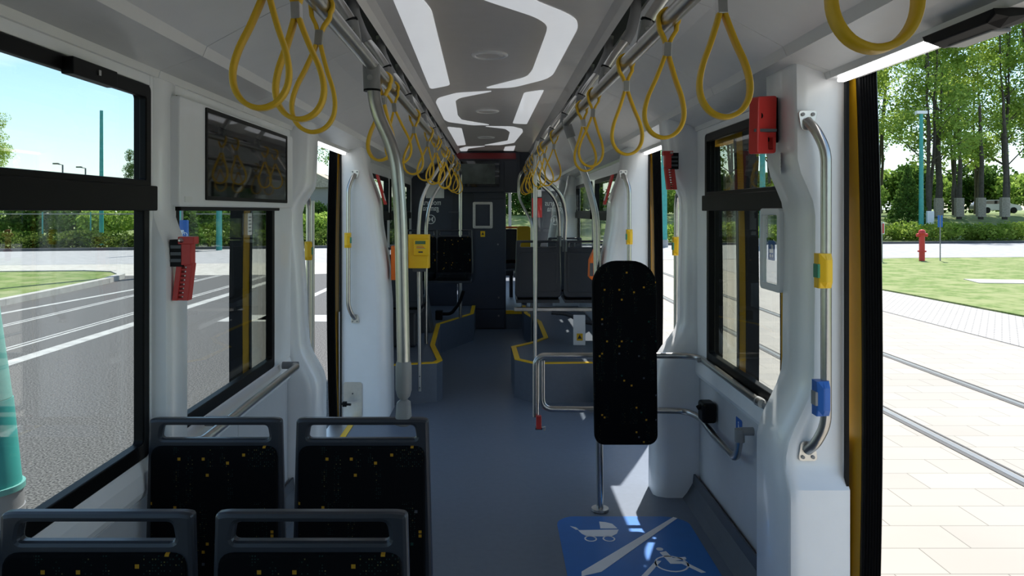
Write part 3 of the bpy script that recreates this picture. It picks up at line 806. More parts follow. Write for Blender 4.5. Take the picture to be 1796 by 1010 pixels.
# validator pole, left
t, p0 = pole('grab_pole', 'slim bent steel pole carrying the yellow ticket validator', [(-.38, 5.9, 2.02), (-.45, 5.93, 1.90), (-.58, 5.93, 1.70), (-.612, 5.93, 1.45), (-.60, 5.93, .12)], .014, .15)
for z in (.0+.03, .12): MB().tube([V(0, -.017, z), V(0, -.012, z)], .006, 8).build('screw', M['dark'], t)
t, p0 = pole('grab_pole', 'steel pole bending down behind the ticket validator', [(-.38, 6.9, 2.02), (-.46, 6.9, 1.88), (-.60, 6.9, 1.66), (-.64, 6.9, 1.45), (-.64, 6.9, .325)], .015, .15)
t, p0 = pole('grab_pole', 'steel pole at the far end of the left overhead rail', [(-.40, 8.44, 2.02), (-.40, 8.56, 2.0), (-.40, 8.60, 1.93), (-.40, 8.60, .325)], .019, .06)
MB().tube([V(0, 0, 1.22), V(-.14, 0, 1.22)], .007, 8).build('side_bar', M['dark'], t)
# right
t, p0 = pole('grab_pole', 'slim straight steel pole in front of the right platform', [(.345, 5.95, 2.12), (.335, 5.95, 2.09), (.323, 5.95, 2.04), (.323, 5.95, .115)], .0165, .05)
for z in (.03, .15): MB().tube([V(0, -.02, z), V(0, -.014, z)], .007, 8).build('screw', M['dark'], t)
t, p0 = pole('grab_pole', 'bent tube loop joining the far end of the right overhead rail', [(.33, 8.38, 2.02), (.30, 8.5, 2.0), (.272, 8.5, 1.93), (.272, 8.5, 1.72), (.34, 8.5, 1.58), (.42, 8.45, 1.42), (.42, 8.45, .0)], .015, .06)
t, p0 = pole('grab_pole', 'steel pole standing behind the tall padded board', [(.375, 3.86, 2.0), (.40, 3.86, 1.93), (.485, 3.86, 1.70), (.528, 3.86, 1.54), (.53, 3.86, 1.38), (.548, 3.86, .003)], .018, .15)
MB().tube([V(0, 0, 0), V(0, 0, .012)], .045, 20).build('foot_flange', M['steel2'], t)
MB().tube([V(-.18, 0, 2.03), V(-.15, 0, 1.94)], .024, 12).build('clamp', M['clamp'], t)
t, p0 = pole('grab_pole', 'bent steel pole ending on the seat backs of the right platform', [(.335, 6.55, 2.0), (.40, 6.6, 1.89), (.60, 6.75, 1.72), (.655, 6.85, 1.55), (.65, 6.93, 1.27)], .018, .15)
MB().tube([V(0, 0, .02), V(0, 0, -.09)], .026, 12).build('seat_clamp', M['dark'], t)
t, p0 = pole('grab_pole', 'second bent steel pole ending on the right platform seats', [(.335, 7.5, 2.0), (.40, 7.6, 1.89), (.62, 7.8, 1.72), (.69, 8.0, 1.55), (.70, 8.05, 1.27)], .018, .15)
MB().tube([V(0, 0, .02), V(0, 0, -.09)], .026, 12).build('seat_clamp', M['dark'], t)

# ================================================================ STRAPS
def make_strap():
    t = empty('hanging_strap', label='x', cat='hanging strap')
    # band centreline in XZ, origin = rail centre
    def band(path, closed, nm, mt, wd=.0100, th=.0044):
        n = len(path); rings = []
        for i, p in enumerate(path):
            a = path[(i-1) % n] if closed or i else path[0]; b = path[(i+1) % n] if closed or i < n-1 else path[-1]
            tg = (b-a).normalized(); nn = Vector((tg.z, 0, -tg.x))
            sec = [(-wd, -th*.6), (-wd*.8, -th), (wd*.8, -th), (wd, -th*.6), (wd, th*.6), (wd*.8, th), (-wd*.8, th), (-wd, th*.6)]
            rings.append([p + nn*q + Vector((0, r_, 0)) for r_, q in sec])
        mb = MB()
        if closed: rings.append(rings[0])
        mb.loft(rings, smooth=True, caps=not closed)
        o = mb.build(nm, mt, t)
        e = o.modifiers.new('s', 'EDGE_SPLIT'); e.split_angle = math.radians(50)
        return o
    # lower teardrop
    ctl = [(0.004, -.085), (.010, -.105), (.024, -.145), (.040, -.185), (.0475, -.222), (.043, -.252), (.026, -.275), (0, -.284)]
    ctl = ctl + [(-a, b) for a, b in reversed(ctl[:-1])]
    sm = []
    n = len(ctl)
    for i in range(n-1):
        p0_, p1, p2, p3 = [Vector((ctl[max(0, min(n-1, i+k))][0], 0, ctl[max(0, min(n-1, i+k))][1])) for k in (-1, 0, 1, 2)]
        for k in range(4):
            u = k/4
            sm.append(.5*((2*p1)+(-p0_+p2)*u+(2*p0_-5*p1+4*p2-p3)*u*u+(-p0_+3*p1-3*p2+p3)*u**3))
    sm.append(Vector((ctl[-1][0], 0, ctl[-1][1])))
    band(sm, False, 'loop', M['yellow'])
    up = [Vector((.0045, 0, -.058))]
    up += [Vector((.009, 0, -.045)), Vector((.020, 0, -.026))]
    for k in range(-2, 13):
        a = math.radians(k*18); up.append(Vector((.0245*math.cos(a), 0, .0245*math.sin(a))))
    up = [p for p in up if not (p.x < -.01 and p.z < -.012)]
    up += [Vector((-.020, 0, -.026)), Vector((-.009, 0, -.045)), Vector((-.0045, 0, -.058))]
    band(up, False, 'rail_loop', M['yellow'])
    c = MB().box((-.009, -.011, -.090), (.009, .011, -.056)).build('buckle', M['steel'], t, bevel=.002)
    return t
strap0 = make_strap()
Ld = [(1.28, 4, 6), (1.44, -3, -5), (1.66, 5, 8), (2.60, -14, 5), (2.78, 8, -10), (3.55, -4, 3), (4.3, -3, 8), (4.72, 4, -6), (4.95, -2, 12), (5.6, 3, 0), (5.85, -5, 6), (6.4, 3, -4), (7.0, 0, 3), (7.5, -3, 0)]
Rd = [(.82, 0, 4), (1.40, 0, -3), (1.78, 0, 4), (2.30, 2, -3), (2.93, -2, 5), (3.27, 3, -6), (4.46, -3, 4), (5.2, 2, -8), (5.45, -3, 5), (6.2, 3, 0), (6.6, -2, 5), (7.1, 2, -4), (7.6, 0, 2), (8.0, 0, 3)]
ordn = ['nearest the camera', 'second from the camera', 'third from the camera', 'fourth from the camera', 'fifth from the camera', 'sixth from the camera', 'seventh from the camera', 'eighth from the camera', 'ninth from the camera', 'tenth from the camera', 'eleventh from the camera', 'twelfth from the camera', 'thirteenth from the camera', 'fourteenth and last']
first = True
for arr, fx, side in ((Ld, lx, 'left'), (Rd, rx, 'right')):
    for i, (d, rz, ry) in enumerate(arr):
        s_ = strap0 if first else copy_tree(strap0); first = False
        x = fx(d)
        s_.location = (x, d, RZ); s_.rotation_euler = (math.radians(random.uniform(-3, 3)), math.radians(ry*.6), math.radians(rz))
        s_['label'] = 'yellow hanging strap on the %s overhead rail, %s' % (side, ordn[i]); s_['group'] = 'yellow straps on the %s overhead rail' % side

# ================================================================ GRAB HANDLES ON PILLARS, BUTTONS
def handle(sg, x, d, z0, z1, label, out=.065):
    t = empty('door_grab_bar', (sg*x, d, z0), label=label, cat='grab handle')
    H = z1-z0
    for z, nm in ((.0, 'foot_plate'), (H, 'head_plate')):
        o = plate(nm, [rpoly([(-.03, z-.03 if z else z-.035), (.035, z-.03 if z else z-.035), (.025, z+.03), (-.02, z+.03)] if not z else [(-.03, z+.035), (-.02, z-.03), (.02, z-.03), (.035, z+.035)], .015)], .005, M['steel2'], t, bevel=.001, frame=FR((0, -.004, 0), (1, 0, 0), (0, 0, 1)))
        for xx in (-.015, .018):
            zz = z - .022 if not z else z + .022
            MB().tube([V(xx, -.006, zz), V(xx, -.011, zz)], .006, 10).build('screw', M['clamp'], o)
    MB().tube([V(0, -.005, .0), V(.012*sg, -out*.6, .03), V(.035*sg, -out, .10), V(.035*sg, -out, H-.10), V(.012*sg, -out*.6, H-.03), V(0, -.005, H)], .0165, 14, fillet=.05).build('tube', M['steel'], t)
    return t
handle(1, 1.025, 2.438, .775, 1.855, 'long steel grab handle on the near right door pillar')
handle(-1, 1.045, 5.528, .76, 1.83, 'long steel grab handle on the white pillar beyond the left doorway')
handle(1, .955, 5.528, .76, 1.83, 'long steel grab handle on the white pillar beyond the far right doorway')
for sg, x, d, s_ in ((-1, 1.105, 4.40, 'left'), (1, 1.09, 4.45, 'far right')):
    t = empty('door_grab_bar', (sg*x, d, .62), label='vertical steel grab bar just inside the %s doorway, near side' % s_, cat='grab handle')
    MB().tube([V(0, -.12, 0), V(0, -.03, .0), V(0, 0, .06), V(0, 0, .98), V(0, -.03, 1.04), V(0, -.12, 1.04)], .0165, 12, fillet=.04).build('tube', M['steel'], t)
    if sg < 0: MB().tube([V(.03, -.02, .0), V(.03, -.02, 1.0)], .01, 10).build('inner_tube', M['steel'], t)
def button(x, y, z, m_, label, sx=1, lens='green', h=.11):
    t = empty('stop_button', (x, y, z), label=label, cat='stop button')
    MB().loft([[V(-.022, -.02, zz), V(.0, -.03*k, zz), V(.022, -.022*k, zz), V(.024, .02, zz), V(-.022, .02, zz)] for zz, k in ((-h/2, .6), (-h/2+.02, 1), (h/2-.02, 1), (h/2, .6))]).build('body', m_, t, bevel=.004)
    MB().box((-.027*sx if sx > 0 else .018, -.022, -.022), ((-.018) if sx > 0 else .028, .012, .022)).build('push_face', M['green'] if lens == 'green' else M['clamp'], t, bevel=.002)
    return t
button(1.047, 2.365, 1.37, M['yellow2'], 'yellow stop button on the near right grab handle')
button(1.04, 2.365, .965, M['blue'], 'blue wheelchair call button on the near right grab handle', lens='grey')
button(-1.082, 5.45, 1.345, M['yellow2'], 'yellow stop button on the left pillar grab handle', sx=-1)
button(-1.1, 4.385, 1.325, M['yellow2'], 'yellow stop button on the grab bar inside the left doorway', sx=-1)
button(1.085, 4.43, 1.35, M['yellow2'], 'yellow stop button on the grab bar inside the far right doorway')
button(.988, 5.45, 1.37, M['yellow2'], 'yellow stop button on the grab handle beyond the far right doorway')

# ================================================================ WALL MONITOR (left)
t = empty('wall_monitor', (-1.0795, 3.195, 1.765), label='long wide passenger monitor in a white housing over the left window', cat='monitor')
L2 = .70
fr = FR((0, 0, 0), (0, 1, 0), (0, 0, 1))
plate('housing', [rrect(-L2, -.19, L2, .185, .015)], .06, M['white'], t, bevel=.006, frame=Matrix.Translation((-.012, 0, 0)) @ fr)
plate('bezel', [rrect(-.48, -.165, .58, .175, .006), rrect(-.465, -.15, .565, .16, .004)], .006, M['black'], t, frame=Matrix.Translation((.020, 0, 0)) @ fr)
plate('screen', [rrect(-.467, -.152, .567, .162, .004)], .003, M['gloss'], t, frame=Matrix.Translation((.0195, 0, 0)) @ fr)
o = plate('sticker', [rrect(-.66, -.175, -.60, -.155, .001)], .001, M['paper'], t, frame=Matrix.Translation((.0192, 0, 0)) @ fr)
MB().tube([V(-.02, -.704, .03), V(-.02, -.70, .03)], .006, 10).build('screw', M['clamp'], t)

# ================================================================ EMERGENCY HAMMERS
def hammer(x, y, z, sg, label, rz=0):
    t = empty('emergency_hammer', (x, y, z), rz, label=label, cat='emergency hammer')
    q = -sg          # towards the aisle
    MB().loft([[V(q*a, b, zz) for a, b in ((-.012, -.024), (.034, -.024), (.034, .02), (-.012, .02))] for zz in (.025, .06, .112)]).build('holder', M['black'], t, bevel=.006)
    for k in range(3): MB().box((q*-.006, -.027, .04+k*.022), (q*.028, -.023, .05+k*.022)).build('rib', M['dark'], t)
    mb = MB()
    def sx(z_): return (z_+.1)*.12
    for a0, a1 in ((-.006, .012), (.028, .046)):
        mb.loft([[V(q*(a+sx(zz)), b, zz) for a, b in ((a0, -.02), (a1, -.02), (a1, .014), (a0, .014))] for zz in (-.085, .035)])
    for k in range(9):
        z0 = -.085+k*.0137
        mb.box((q*(.010+sx(z0)), -.017, z0), (q*(.030+sx(z0)), .010, z0+.0075))
    mb.box((q*.028, -.026, .030), (q*.060, .012, .115)); mb.box((q*.02, -.032, .098), (q*.072, .010, .122))
    mb.build('handle', M['red'], t, bevel=.002)
    MB().tube([V(q*.03, -.03, .110), V(q*.03, -.045, .110)], [.010, .003], 10).build('tip', M['steel'], t)
    return t
hammer(-1.042, 2.42, 1.355, -1, 'red emergency hammer in a black holder between the two left windows')
hammer(.975, 4.0, 1.76, 1, 'red emergency hammer on the pillar before the far right doorway')
t = empty('emergency_release', (.925, 2.58, 1.86), label='big red emergency box with black side on the near right pillar', cat='emergency box')
plate('cover', [rpoly([(-.05, -.105), (.045, -.10), (.05, .10), (-.045, .09)], .012), rrect(.005, -.088, .032, -.045, .005)], .04, M['red'], t, bevel=.004, frame=FR((.0, -.02, 0), V(.86, .50, 0), (0, 0, 1)))
plate('housing', [rpoly([(-.05, -.06), (.05, -.06), (.05, .10), (-.05, .09)], .01)], .05, M['black'], t, bevel=.004, frame=FR((.022, .02, 0), V(.86, .50, 0), (0, 0, 1)))
MB().tube([V(-.022, -.05, .025), V(-.020, -.046, .025)], .012, 14).build('dial', M['black'], t)
MB().box((-.04, -.056, -.03), (.035, -.035, -.02)).build('slot', M['dark2'], t)
for x, sg, s_ in ((-.90, -1, 'left'), (.90, 1, 'far right')):
    t = empty('emergency_box', (x, 5.75, 1.72), label='slim red emergency box on the side of the white pillar beyond the %s doorway' % s_, cat='emergency box')
    MB().box((-.007-sg*.02, -.045, -.12), (.007-sg*.02, .045, .12)).build('cover', M['red'], t, bevel=.004).rotation_euler = (0, sg*.27, 0)
    MB().box((-sg*.030-.002, -.02, -.09), (-sg*.028+.002, .02, -.03)).build('label_plate', M['paper'], t).rotation_euler = (0, sg*.27, 0)
for x, sg, s_ in ((-.785, -1, 'left'), (.785, 1, 'right')):
    t = empty('ticket_validator', (x, 5.75, 1.16), label='orange ticket box on the side of the %s far pillar' % s_, cat='ticket box')
    MB().loft([[V(-.03, -.06, z), V(.03, -.05, z), V(.03, .05, z), V(-.03, .06, z)] if 0 else [V(-sg*-.015, -.055, z), V(-sg*k, -.05, z), V(-sg*k, .05, z), V(-sg*-.015, .055, z)] for z, k in ((-.13, .04), (-.11, .06), (.02, .055), (.10, .02), (.13, .0))]).build('housing', M['orange'], t, bevel=.006)
    MB().box((-sg*.03, -.058, -.1), (-sg*.055, -.05, .0)).build('face', M['dark'], t)
# yellow validator
t = empty('ticket_validator', (-.60, 5.885, 1.245), label='yellow ticket validator with small green display on the slim left pole', cat='ticket validator')
MB().loft([[V(a, b, z) for a, b in ((-.085, -.055), (.08, -.055), (.085, .03), (-.08, .03))] for z in (-.135, .10, .13)]).build('body', M['yellow2'], t, bevel=.012, seg=3)
MB().box((-.04, -.072, -.035), (.085, -.05, .095)).build('front_cover', M['yellow2'], t, bevel=.006)
MB().box((-.025, -.075, .055), (.055, -.070, .080)).build('display', M['lcd'], t)
MB().box((.0, -.075, -.012), (.035, -.0715, -.002)).build('card_slot', M['ink'], t)
for k in range(3): MB().box((-.015, -.0735, .02+.009*k), (.055-.01*k, -.0715, .024+.009*k)).build('caption_line', M['redink'] if k == 1 else M['clamp'], t)
MB().box((-.05, -.03, -.165), (.05, .03, -.135)).build('mount', M['dark'], t, bevel=.004)

# ================================================================ LEFT WALL HANDRAIL
t = empty('wall_handrail', (-1.0, 3.77, .775), label='steel handrail along the left wall below the monitor', cat='handrail')
MB().tube([V(-.075, 0, 0), V(-.02, 0, 0), V(0, -.03, 0), V(0, -1.25, 0), V(-.075, -1.25, 0)], .0165, 14, fillet=.03).build('tube', M['steel'], t)
for y in (0, -1.0): MB().tube([V(-.08, y, -.0), V(-.0, y, .0)], .019, 12).build('bracket', M['clamp'], t)

t = empty('door_stop', (-1.10, 5.42, .15), label='small black door stop at the foot of the left doorway', cat='door stop')
MB().tube([V(-.03, 0, 0), V(.05, -.02, 0)], .009, 10).build('arm', M['black'], t)
MB().box((-.01, -.03, -.015), (.02, .0, .02)).build('block', M['black'], t, bevel=.003)
# ================================================================ WHEELCHAIR BAY RAILS
t = empty('guard_rail', (.22, 4.0, .78), label='looped steel guard rail around the wheelchair bay', cat='guard rail')
mb = MB().tube([V(.0, 0, -.33), V(.0, 0, -.22), V(-.0, 0, -.03), V(.03, 0, .0), V(.80, .0, .0), V(.87, -.06, 0), V(.86, -1.0, 0)], .0165, 14, fillet=.05)
mb.build('upper_tube', M['steel'], t)
mb = MB().tube([V(.03, -.03, -.02), V(.03, -.03, -.28), V(.80, -.03, -.29), V(.845, -.15, -.29), V(.845, -.38, -.31), V(.83, -.78, -.30), V(.83, -.82, -.19)], .0165, 14, fillet=.06)
mb.build('lower_tube', M['steel'], t)
MB().tube([V(.83, -.82, -.21), V(.83, -.82, -.155)], .021, 14).build('end_collar', M['clamp'], t)
MB().tube([V(.83, -.82, -.165), V(.893, -.82, -.165)], .018, 12).build('pivot', M['clamp'], t)
MB().tube([V(.86, -.95, 0), V(.89, -1.02, -.01)], .02, 12).build('end_socket', M['clamp'], t)
MB().tube([V(.86, -.12, 0), V(.84, -.12, .0)], .012, 10).build('bracket', M['clamp'], t)
t = empty('belt_buckle', (.235, 3.97, .43), label='red belt buckle hanging on the left end of the guard rail', cat='buckle')
MB().box((-.014, -.014, -.035), (.014, .014, .035)).build('body', M['red'], t, bevel=.003)
MB().box((-.019, -.01, -.04), (.019, .02, -.028)).build('frame', M['dark'], t, bevel=.002)
MB().tube([V(.01, .0, -.03), V(.035, .0, -.025), V(.03, 0, -.045)], .004, 8).build('hook', M['steel'], t)
# the holder on the wall
t = empty('rail_catch', (1.06, 3.72, .555), label='black plastic rail catch on the panel by the wheelchair bay', cat='catch')
MB().box((-.03, -.05, -.05), (.04, .05, .05)).build('body', M['black'], t, bevel=.014)
MB().tube([V(-.045, 0, .015), V(-.02, 0, .03)], .012, 10).build('jaw', M['black'], t)
# padded board
t = empty('padded_board', (.665, 3.80, .365), label='tall dark patterned padded leaning board on the steel pole', cat='padded board')
fr = FR((0, 0, 0), (1, 0, 0), (0, 0, 1))
out = rpoly([(-.16, 0), (.172, .0), (.165, .94), (-.168, .94)], .001, 1)
pts = []
for cx, cy, r, a in ((.162-.045, .05, .05, -90), (.155-.12, .935-.12, .125, 0), (-.162+.12, .935-.12, .125, 90), (-.155+.05, .05, .05, 180)):
    for k in range(9):
        u = math.radians(a+90*k/8); pts.append((cx+r*math.cos(u), cy+r*math.sin(u)))
o = plate('pad', [pts], .05, M['fabric'], t, bevel=.014, frame=Matrix.Translation((0, -.0, 0)) @ fr)
plate('backboard', [[(a*.985, .005+b*.985) for a, b in pts]], .012, M['dark2'], t, frame=Matrix.Translation((0, .03, 0)) @ fr)

# ---- window info frame, stickers
t = empty('info_frame', (1.045, 2.80, 1.415), label='empty silver information frame hanging at the right window behind the near pillar', cat='frame')
fr = FR((0, 0, 0), (0, 1, 0), (0, 0, 1))
plate('frame', [rrect(-.10, -.155, .10, .155, .02), rrect(-.075, -.13, .075, .13, .006)], .02, M['panel'], t, bevel=.004, frame=fr)
MB().box((-.002, -.078, -.133), (.002, .078, .133)).build('sheet', M['clear'], t)
def sticker(x, y, z, w_, h, xa, label, parts, cat='sticker', m_='paper'):
    t = empty('sticker', (x, y, z), label=label, cat=cat)
    fr = FR((0, 0, 0), xa, (0, 0, 1)); nz = fr.to_3x3() @ V(0, 0, 1)
    plate('backing', [rrect(-w_/2, -h/2, w_/2, h/2, min(w_, h)*.1)], .001, M[m_], t, frame=fr)
    for nm, loops, mm in parts:
        plate(nm, loops, .001, M[mm], t, frame=Matrix.Translation(nz*.0008) @ fr)
    return t
def lines(w_, h, n, m_='ink'):
    return [('caption_line', [[(-w_*.35, y-h*.02), (w_*(.35-.1*(k % 2)), y-h*.02), (w_*(.35-.1*(k % 2)), y+h*.015), (-w_*.35, y+h*.015)]], m_) for k, y in enumerate([h*(.32-.64*i/(n-1)) for i in range(n)])]
def wheelchair(s, ox=0, oy=0):
    return [('wheel', [circ(ox, oy-.15*s, .26*s), circ(ox, oy-.15*s, .20*s)], 'signwhite'), ('figure', [[(ox-.12*s+0, oy+.28*s), (ox-.02*s, oy+.28*s), (ox+.02*s, oy), (ox+.22*s, oy), (ox+.34*s, oy-.3*s), (ox+.26*s, oy-.33*s), (ox+.16*s, oy-.08*s), (ox-.08*s, oy-.08*s)], circ(ox-.08*s, oy+.37*s, .06*s, 12)], 'signwhite')]
sticker(.986, 2.56, 1.725, .07, .075, (.35, .94, 0), 'white sticker with red heading below the red emergency box', lines(.05, .075, 5)[1:] + lines(.05, .075, 5, 'redink')[:1])
sticker(1.124, 3.08, 1.50, .055, .10, (0, -1, 0), 'small white notice on the right window glass', lines(.055, .1, 5))
sticker(1.1235, 3.10, 1.40, .07, .08, (0, -1, 0), 'blue wheelchair sticker on the right window glass', wheelchair(.07), m_='blue')
sticker(1.1235, 3.01, 1.40, .07, .08, (0, -1, 0), 'blue pram sticker beside the wheelchair sticker on the right window', [('pram', [[(-.02, -.01), (.018, -.01), (.022, .02), (0, .025), (0, .005), (-.02, .005)], circ(-.012, -.022, .007, 10), circ(.012, -.022, .007, 10)], 'signwhite')], m_='blue')
sticker(1.1065, 3.36, .57, .085, .10, (0, -1, 0), 'blue wheelchair sticker on the wall panel by the guard rail', wheelchair(.08), m_='blue')
sticker(1.1065, 3.05, .55, .085, .10, (0, -1, 0), 'blue pram sticker on the wall panel by the pillar', [('pram', [[(-.028, -.012), (.022, -.012), (.028, .026), (0, .032), (0, .006), (-.028, .006)], circ(-.015, -.028, .009, 10), circ(.015, -.028, .009, 10)], 'signwhite')], m_='blue')
sticker(-1.124, 3.40, 1.50, .055, .10, (0, 1, 0), 'small white notice on the left window under the monitor', lines(.055, .1, 5))
# no smoking stickers on the right cover
def cover_frame(d, s, sg=1):   # s = distance along the slope from (.56,2.275) to (.90,2.118)
    a = V(sg*.70, 0, 2.225); b = V(sg*.90, 0, 2.118); u = (b-a).normalized()
    return FR(a+u*s+V(0, d, 0), (0, -sg, 0), -u if 1 else u)
def cover_sticker(d, s, label, kind, sg=1, sc=1):
    fr = cover_frame(d, s, sg); nz = fr.to_3x3() @ V(0, 0, 1)
    if nz.z > 0: nz = -nz
    t = empty('sticker', fr.translation, label=label, cat='sticker')
    f2 = fr.copy(); f2.translation = nz*.0022
    W_, H_ = .075*sc, .095*sc
    plate('border', [rrect(-W_/2, -H_/2, W_/2, H_/2, .006), rrect(-W_/2+.002, -H_/2+.002, W_/2-.002, H_/2-.002, .005)], .001, M['redink'], t, frame=f2)
    if kind == 0:
        plate('pictogram', [[(-.025*sc, .012*sc), (.02*sc, .012*sc), (.02*sc, .020*sc), (-.025*sc, .020*sc)], [(-.02*sc, -.012*sc), (.025*sc, -.012*sc), (.025*sc, -.002*sc), (-.02*sc, -.002*sc)]], .001, M['ink'], t, frame=f2)
        plate('red_slash', [[(-.034*sc, .040*sc), (-.029*sc, .043*sc), (.034*sc, -.04*sc), (.029*sc, -.043*sc)]], .0013, M['redink'], t, frame=f2)
        lettering('NIE PALIMY', .011*sc, f2 @ Matrix.Translation((0, -.037*sc, 0)), M['ink'], t)
    else:
        plate('pictogram', [rpoly([(-.01*sc, .04*sc), (.01*sc, .04*sc), (.014*sc, .012*sc), (.022*sc, .004*sc), (-.022*sc, .004*sc), (-.014*sc, .012*sc)], .004)], .001, M['ink'], t, frame=f2)
        for k, s_ in enumerate(('WYSIADANIE', 'PO SYGNALE', 'ZABRONIONE')): lettering(s_, .0105*sc, f2 @ Matrix.Translation((0, (-.01-.013*k)*sc, 0)), M['ink'], t)
cover_sticker(1.62, .09, 'red bordered no smoking sticker on the right ceiling cover', 0)
cover_sticker(1.50, .09, 'red bordered bell sticker on the right ceiling cover, beside the no smoking one', 1)
cover_sticker(1.40, .09, 'red bordered small sticker behind the large yellow strap', 1, sc=.9)
cover_sticker(4.05, .09, 'faint red bordered sticker on the right cover, farther along', 0)
cover_sticker(3.93, .09, 'faint red bordered bell sticker on the right cover, farther along', 1)
cover_sticker(4.6, .09, 'small sticker on the left ceiling cover', 0, sg=-1)

fr = cover_frame(3.96, .198); nz = fr.to_3x3() @ V(0, 0, 1); nz = -nz if nz.z > 0 else nz
t = empty('sticker', fr.translation, label='small black and yellow arrow sticker on the right ceiling cover', cat='sticker')
f2 = fr.copy(); f2.translation = nz*.002
plate('arrow_tip', [[(-.03, -.012), (.012, .006), (.004, .022)]], .001, M['ink'], t, frame=f2)
plate('arrow_body', [[(.010, .004), (.040, .004), (.040, .022), (.006, .022)]], .001, M['doory'], t, frame=f2)
plate('arrow_bar', [[(.020, .004), (.026, .004), (.026, .022), (.020, .022)]], .0016, M['ink'], t, frame=f2)
# ================================================================ FAR PARTITION
DP = 9.78
def ppt(px, py, D=DP): p = P(px, py, D); return p
cab = empty('equipment_cabinet', (-.22, DP, 0), label='tall dark navy cabinet in the middle of the far partition', cat='cabinet')
MB().box((-.27, 0, 0), (.365, .75, 2.32)).build('body', M['navy'], cab, bevel=.01)
MB().box((-.25, -.012, .27), (.345, 0, 1.72)).build('door', M['navy'], cab, bevel=.004)
MB().box((-.25, -.012, .02), (.345, 0, .255)).build('lower_hatch', M['navy'], cab, bevel=.004)
for x, z in ((.26, 1.12), (.27, .42), (.27, .18)): MB().tube([V(x, -.018, z), V(x, -.012, z)], .012, 12).build('lock', M['clamp'], cab)
plate('frame', [rrect(-.07, 1.33, .19, 1.68, .02), rrect(-.035, 1.365, .155, 1.645, .004)], .02, M['steel2'], cab, bevel=.003, frame=FR((0, -.022, 0), (1, 0, 0), (0, 0, 1)))
plate('warning_label', [rrect(.03, 1.22, .09, 1.295, .002)], .002, M['yellow2'], cab, frame=FR((0, -.0135, 0), (1, 0, 0), (0, 0, 1)))
plate('warning_triangle', [[(.042, 1.245), (.078, 1.245), (.06, 1.285)]], .001, M['ink'], cab, frame=FR((0, -.0150, 0), (1, 0, 0), (0, 0, 1)))
# header with display and screen
hd = empty('display_header', (0, DP-.075, 1.80), label='black header over the far partition with red number display', cat='display panel')
plate('housing', [rpoly([(-.60, .0), (.33, .0), (.33, .53), (-.60, .53)], .06)], .16, M['navy2'], hd, bevel=.01, frame=FR((0, -.02, 0), (1, 0, 0), (0, 0, 1)))
MB().box((-.50, -.112, .435), (.27, -.10, .51)).build('led_display', M['redled'], hd)
MB().box((-.55, -.12, .07), (.06, -.10, .41)).build('screen_bezel', M['gloss'], hd, bevel=.004)
MB().box((-.50, -.1215, .11), (.0, -.12, .37)).build('screen', mat('screen_reflection_tone', (.08, .10, .09), .12, var=.5, scale=4), hd)  # greenish base colour paints a dim reflection on the screen
MB().box((.12, -.115, .0), (.29, -.10, .40)).build('side_cover', M['navy2'], hd, bevel=.004)
# left navy wall
wf = MB(); wf.box((-1.15, DP, 0), (-.50, DP+.06, 2.34)); wf.box((-.6, DP+.01, 1.8), (.5, DP+.06, 2.34))
tag(wf.build('wall_far', M['navy']), 'dark navy partition wall at the far end of the aisle', kind='structure')
frp = FR((0, 0, 0), (1, 0, 0), (0, 0, 1))
def brand(x, y, z, label, mm, s=1.0):
    t = empty('brand_lettering', (x, y, z), label=label, cat='lettering')
    lettering('moderus', .10*s, frp, M[mm], t, mirror=True, bold=.001, sx=.75)
    lettering('gamma', .10*s, Matrix.Translation((0, 0, -.075*s)) @ frp, M[mm], t, mirror=True, bold=.001, sx=.75)
    plate('emblem_ring', [circ(0, -.22*s, .062*s), circ(0, -.22*s, .052*s)], .001, M[mm], t, frame=frp)
    plate('emblem', [[(-.036*s, -.185*s), (-.014*s, -.195*s), (-.003*s, -.22*s), (-.014*s, -.245*s), (-.036*s, -.255*s), (-.026*s, -.22*s)], [(.036*s, -.185*s), (.014*s, -.195*s), (.003*s, -.22*s), (.014*s, -.245*s), (.036*s, -.255*s), (.026*s, -.22*s)]], .001, M[mm], t, frame=frp)
brand(-.845, DP-.004, 1.67, 'mirrored moderus gamma lettering and ring emblem on the left navy partition', 'paper')
t = empty('poster', (-.79, DP-.006, 1.83), label='white paper notice on the left navy partition', cat='poster')
MB().box((-.12, -.002, -.10), (.12, .002, .10)).build('sheet', M['paper'], t)
MB().box((.04, -.0035, .06), (.10, -.002, .08)).build('stamp', M['ink'], t)
plate('curved_cover', [rpoly([(-.05, -.6), (.30, -.6), (.30, .62), (.02, .62), (-.02, -.2)], .08)], .02, M['navy2'], None, frame=FR((-.57, DP-.012, 1.2), (1, 0, 0), (0, 0, 1)))
tag(bpy.data.objects['curved_cover'], 'curved dark cover beside the left partition lettering', 'cover')
# right glass screen with lettering
t = empty('glass_screen', (.80, DP-.2, HP), label='clear glass screen with lettering on the right before the far section', cat='glass screen')
MB().box((-.25, -.003, .45), (.28, .003, 1.45)).build('pane', M['clear'], t)
MB().box((-.27, -.01, .0), (-.25, .01, 1.5)).build('edge_post', M['clamp'], t)
brand(.78, DP-.207, 1.66, 'mirrored moderus gamma lettering and ring emblem on the right glass screen', 'paper', 1.0)

